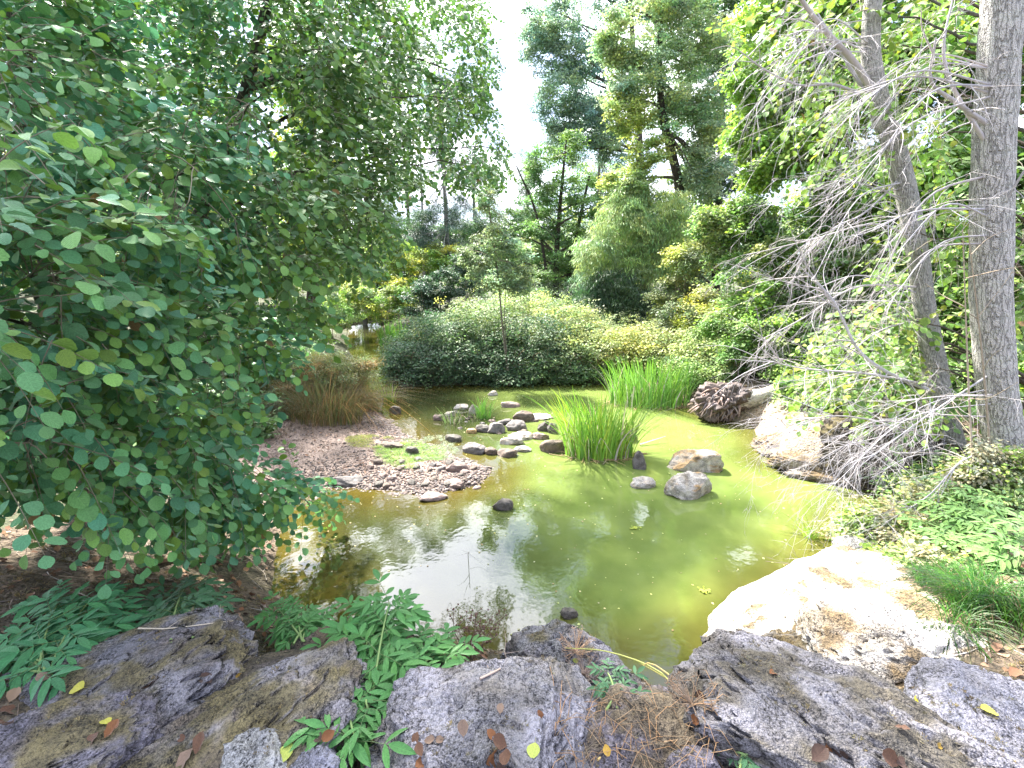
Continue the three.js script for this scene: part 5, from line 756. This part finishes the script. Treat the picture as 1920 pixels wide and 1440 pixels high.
scatter('moss', 'dry brown moss over the near rocks and earth', 7000, [mossGeo], M.dry, gSpot(-3.6, 2.8, -3.4, -0.95, (x, z) => fbm(x * 2.2, 6, z * 2.2, 3) > -0.1), 0.02, 0.05, [[0.15, 0.12, 0.06], [0.11, 0.085, 0.05], [0.2, 0.16, 0.07]], 0);
scatter('moss', 'dark moss cushions on the near boulders', 3000, [mossGeo], M.dry, () => { const x = RR(-2.1, 2.2), z = RR(-2.9, -0.95); if (fbm(x * 3.1 + 5, 2, z * 3.1, 3) < 0.05) return null; const h = drop(x, z); return h && h.o.name !== 'ground' && h.n.y > 0.45 ? h : null; }, 0.012, 0.03, [[0.15, 0.125, 0.075], [0.12, 0.1, 0.06], [0.19, 0.165, 0.09]], 0);
{ // dry stalks
  seed(950); const b0 = hit(1330, 1395).p, t = thing('dry_stalks', 'bent yellow dry stalks between the grey boulder and the right boulder', 'dry plant', b0), bb = new Buf(), fb = new Buf();
  const S = [[[1340, 1420, 1.45], [1265, 1285, 1.9], [1195, 1240, 2.1]], [[1345, 1425, 1.45], [1290, 1300, 1.8], [1215, 1243, 2.0], [1200, 1262, 2.0]], [[1320, 1400, 1.5], [1250, 1330, 1.75], [1130, 1325, 1.8], [1050, 1300, 1.85]], [[1335, 1415, 1.45], [1240, 1262, 1.95], [1140, 1222, 2.1], [1060, 1215, 2.2]], [[1330, 1390, 1.55], [1270, 1310, 1.8], [1180, 1300, 1.85]], [[1230, 1440, 1.4], [1215, 1380, 1.55], [1195, 1325, 1.7]], [[1090, 1370, 1.6], [1160, 1340, 1.7], [1280, 1330, 1.75]], [[1340, 1440, 1.4], [1330, 1360, 1.6], [1300, 1310, 1.75]], [[1120, 1425, 1.42], [1180, 1380, 1.55], [1290, 1350, 1.65]]];
  S.forEach((q, i) => limb(bb, smooth(q.map((w) => onD(...w).sub(b0)), 12), i < 4 ? 0.006 : 0.004, 0.002, 6, vary(i % 3 ? [0.5, 0.36, 0.14] : [0.42, 0.38, 0.1], 0.15)));
  for (let k = 0; k < 150; k++) { const c = hit(RR(1040, 1350), RR(1300, 1430)).p.sub(b0), a = R() * 6.28, l = RR(0.04, 0.16); limb(fb, [c, c.clone().add(V(Math.cos(a) * l * 0.5, RR(0.01, 0.05), Math.sin(a) * l * 0.5)), c.clone().add(V(Math.cos(a) * l, RR(-0.01, 0.04), Math.sin(a) * l))], 0.0016, 0.0008, 3, vary([0.28, 0.18, 0.1], 0.4, 0.15)); }
  part(t, 'stalks', bb.geo(), M.twig); part(t, 'straw', fb.geo(), M.twig, true);
  const umb = (px, py, label, s, n, col) => { seed(s); const h = hit(px, py), u = thing('dried_umbel', label, 'dry plant', h.p), b = new Buf(); for (let k = 0; k < n; k++) { const a = R() * 6.283, e = V(Math.cos(a) * RR(0.05, 0.1), RR(0.02, 0.1), Math.sin(a) * RR(0.05, 0.1)); limb(b, [V(0, 0.01, 0), e.clone().multiplyScalar(0.5).add(V(0, 0.01, 0)), e], 0.002, 0.001, 3, vary(col, 0.25)); for (let j = 0; j < 5; j++) limb(b, [e, e.clone().add(V(G() * 0.02, RR(0, 0.025), G() * 0.02))], 0.001, 0.0012, 3, vary(col, 0.25)); } part(u, 'rays', b.geo(), M.twig, true); };
  umb(1080, 1225, 'straw coloured dead umbel on the flat topped rock', 951, 46, [0.48, 0.33, 0.22]); umb(1095, 1268, 'greyish dead umbel in front of the flat topped rock', 952, 50, [0.36, 0.27, 0.22]); umb(1296, 1325, 'dark dead umbel left of the mossy lump of rock', 953, 30, [0.22, 0.15, 0.1]);
}
{ // dark seeding stalks over the water behind the lush plant
  seed(955); const b0 = hit(880, 1235).p, t = thing('seed_stalks', 'dark dry branching seed heads at the water edge right of the lush plant', 'dry plant', b0), bb = new Buf(), sb = new Buf(), c = [0.12, 0.06, 0.05];
  const ball = ico(1);
  for (const [x, y] of [[850, 1155], [875, 1160], [925, 1165], [942, 1158], [905, 1180], [930, 1190], [860, 1185], [890, 1150]]) { const e = onD(x, y, RR(2.3, 2.6)).sub(b0), q = bez(V(G() * 0.04, 0, G() * 0.04), e.clone().multiplyScalar(0.5).add(V(G() * 0.05, 0.05, 0)), e, 8, 0.006); limb(bb, q, 0.004, 0.0015, 4, c); for (let k = 0; k < 12; k++) { const p = q[3 + k % 6], f = p.clone().add(V(G() * 0.06, RR(0.01, 0.07), G() * 0.05)); limb(bb, [p, f], 0.0012, 0.001, 3, c); const g = ball.attributes.position.array, n = []; for (let j = 0; j < g.length; j += 3) n.push(f.x + g[j] * 0.005, f.y + g[j + 1] * 0.006, f.z + g[j + 2] * 0.005); sb.raw(n, Array.from(g), new Array(g.length / 3 * 2).fill(0), Array.from(ball.index.array), c); } }
  part(t, 'stalks', bb.geo(), M.twig, true); part(t, 'seed_heads', sb.geo(), M.twig, true);
}
const stick = (label, pts, r, s, col = [0.3, 0.25, 0.21], name = 'dead_branch', den = 6) => { seed(s); const q = pts.map((p) => (p.length === 3 ? onD(...p) : hit(...p).p.add(V(0, r, 0)))), b0 = q[0].clone(), t = thing(name, label, 'branch', b0), b = new Buf(); bare(b, q.map((p) => p.sub(b0)), r, 1, col, { den, hang: 0 }); part(t, 'wood', b.geo(), M.twig); };
stick('forked grey root lying over the earth behind the rounded boulder', [[900, 1275], [935, 1258], [950, 1235, 2.25], [945, 1222, 2.3]], 0.006, 960, [0.36, 0.28, 0.24]);
stick('pale curved twig lying behind the low mossy rock', [[260, 1180], [320, 1180], [400, 1170], [440, 1165]], 0.005, 961, [0.4, 0.34, 0.26]);
stick('short grey stick leaning at the left above the low mossy rock', [[232, 1180], [270, 1140]], 0.013, 962, [0.3, 0.28, 0.26]);
stick('pale twig on the water edge under the near alder', [[560, 1190], [610, 1160], [650, 1150]], 0.007, 963, [0.38, 0.32, 0.28]);
stick('brown half buried branch in the shade below the near alder', [[290, 1060], [360, 1050], [430, 1060]], 0.03, 964, [0.2, 0.13, 0.09], 'dead_branch', 2);
stick('thin dark twig reaching from the right boulder over the whitish boulder', [[1900, 1290, 2.3], [1820, 1290, 2.35], [1760, 1225, 2.5], [1700, 1160, 2.7], [1600, 1085, 3.0], [1500, 1060, 3.2], [1435, 1052, 3.3]], 0.0055, 965, [0.14, 0.11, 0.1], 'dead_branch', 3);
stick('second thin dark twig over the whitish boulder below the first', [[1780, 1245, 2.45], [1680, 1190, 2.6], [1600, 1170, 2.7], [1545, 1135, 2.85]], 0.004, 966, [0.15, 0.12, 0.1], 'dead_branch', 3);
stick('small knotted twig floating in the cloud reflection', [[848, 1062], [866, 1050], [880, 1035, 3.9]], 0.009, 967, [0.4, 0.37, 0.32]);
stick('pale stalk lying on the water right of the big reed clump', [[1200, 834, 7.2], [1248, 818, 7.4]], 0.014, 968, [0.6, 0.52, 0.36], 'dry_stalk', 0);
stick('broken reed stalk floating at the right foot of the big reed clump', [[1160, 869], [1212, 867]], 0.012, 969, [0.5, 0.45, 0.25], 'dry_stalk', 0);
{ // flecks floating on the water
  const g = new Buf(); g.add(LEAF.oval, new THREE.Matrix4(), [1, 1, 1]); seed(970);
  scatter('floating_flecks', 'pale flecks of leaf and seed floating on the pond', 900, [g.geo()], M.dry, () => { const x = RR(-2.4, 4.6), z = RR(-11.2, -2.9); return shoreDist(x, z) < -0.06 ? { p: V(x, 0.004, z), n: V(0, 1, 0) } : null; }, 0.008, 0.028, [[0.5, 0.45, 0.25], [0.4, 0.42, 0.15], [0.3, 0.22, 0.12]], 0);
  const al = (px, py, label, s) => { seed(s); const p = onY(px, py, 0.006), b = new Buf(); for (let k = 0; k < 40; k++) b.add(LEAF.oval, basis(V(G() * 0.05, R() * 0.008, G() * 0.03), V(G(), 0.1, G()), V(G() * 0.4, 1, G() * 0.4), RR(0.012, 0.028)), vary([0.36, 0.42, 0.06], 0.3)); const m = top('floating_weed', b.geo(), M.dry, label, 'water weed'); m.position.copy(p); };
  al(1318, 1107, 'small yellow green weed tuft floating near the whitish boulder', 971); al(1190, 990, 'small brownish weed tuft floating in the middle of the green water', 972);
}

renderer.render(scene, camera);
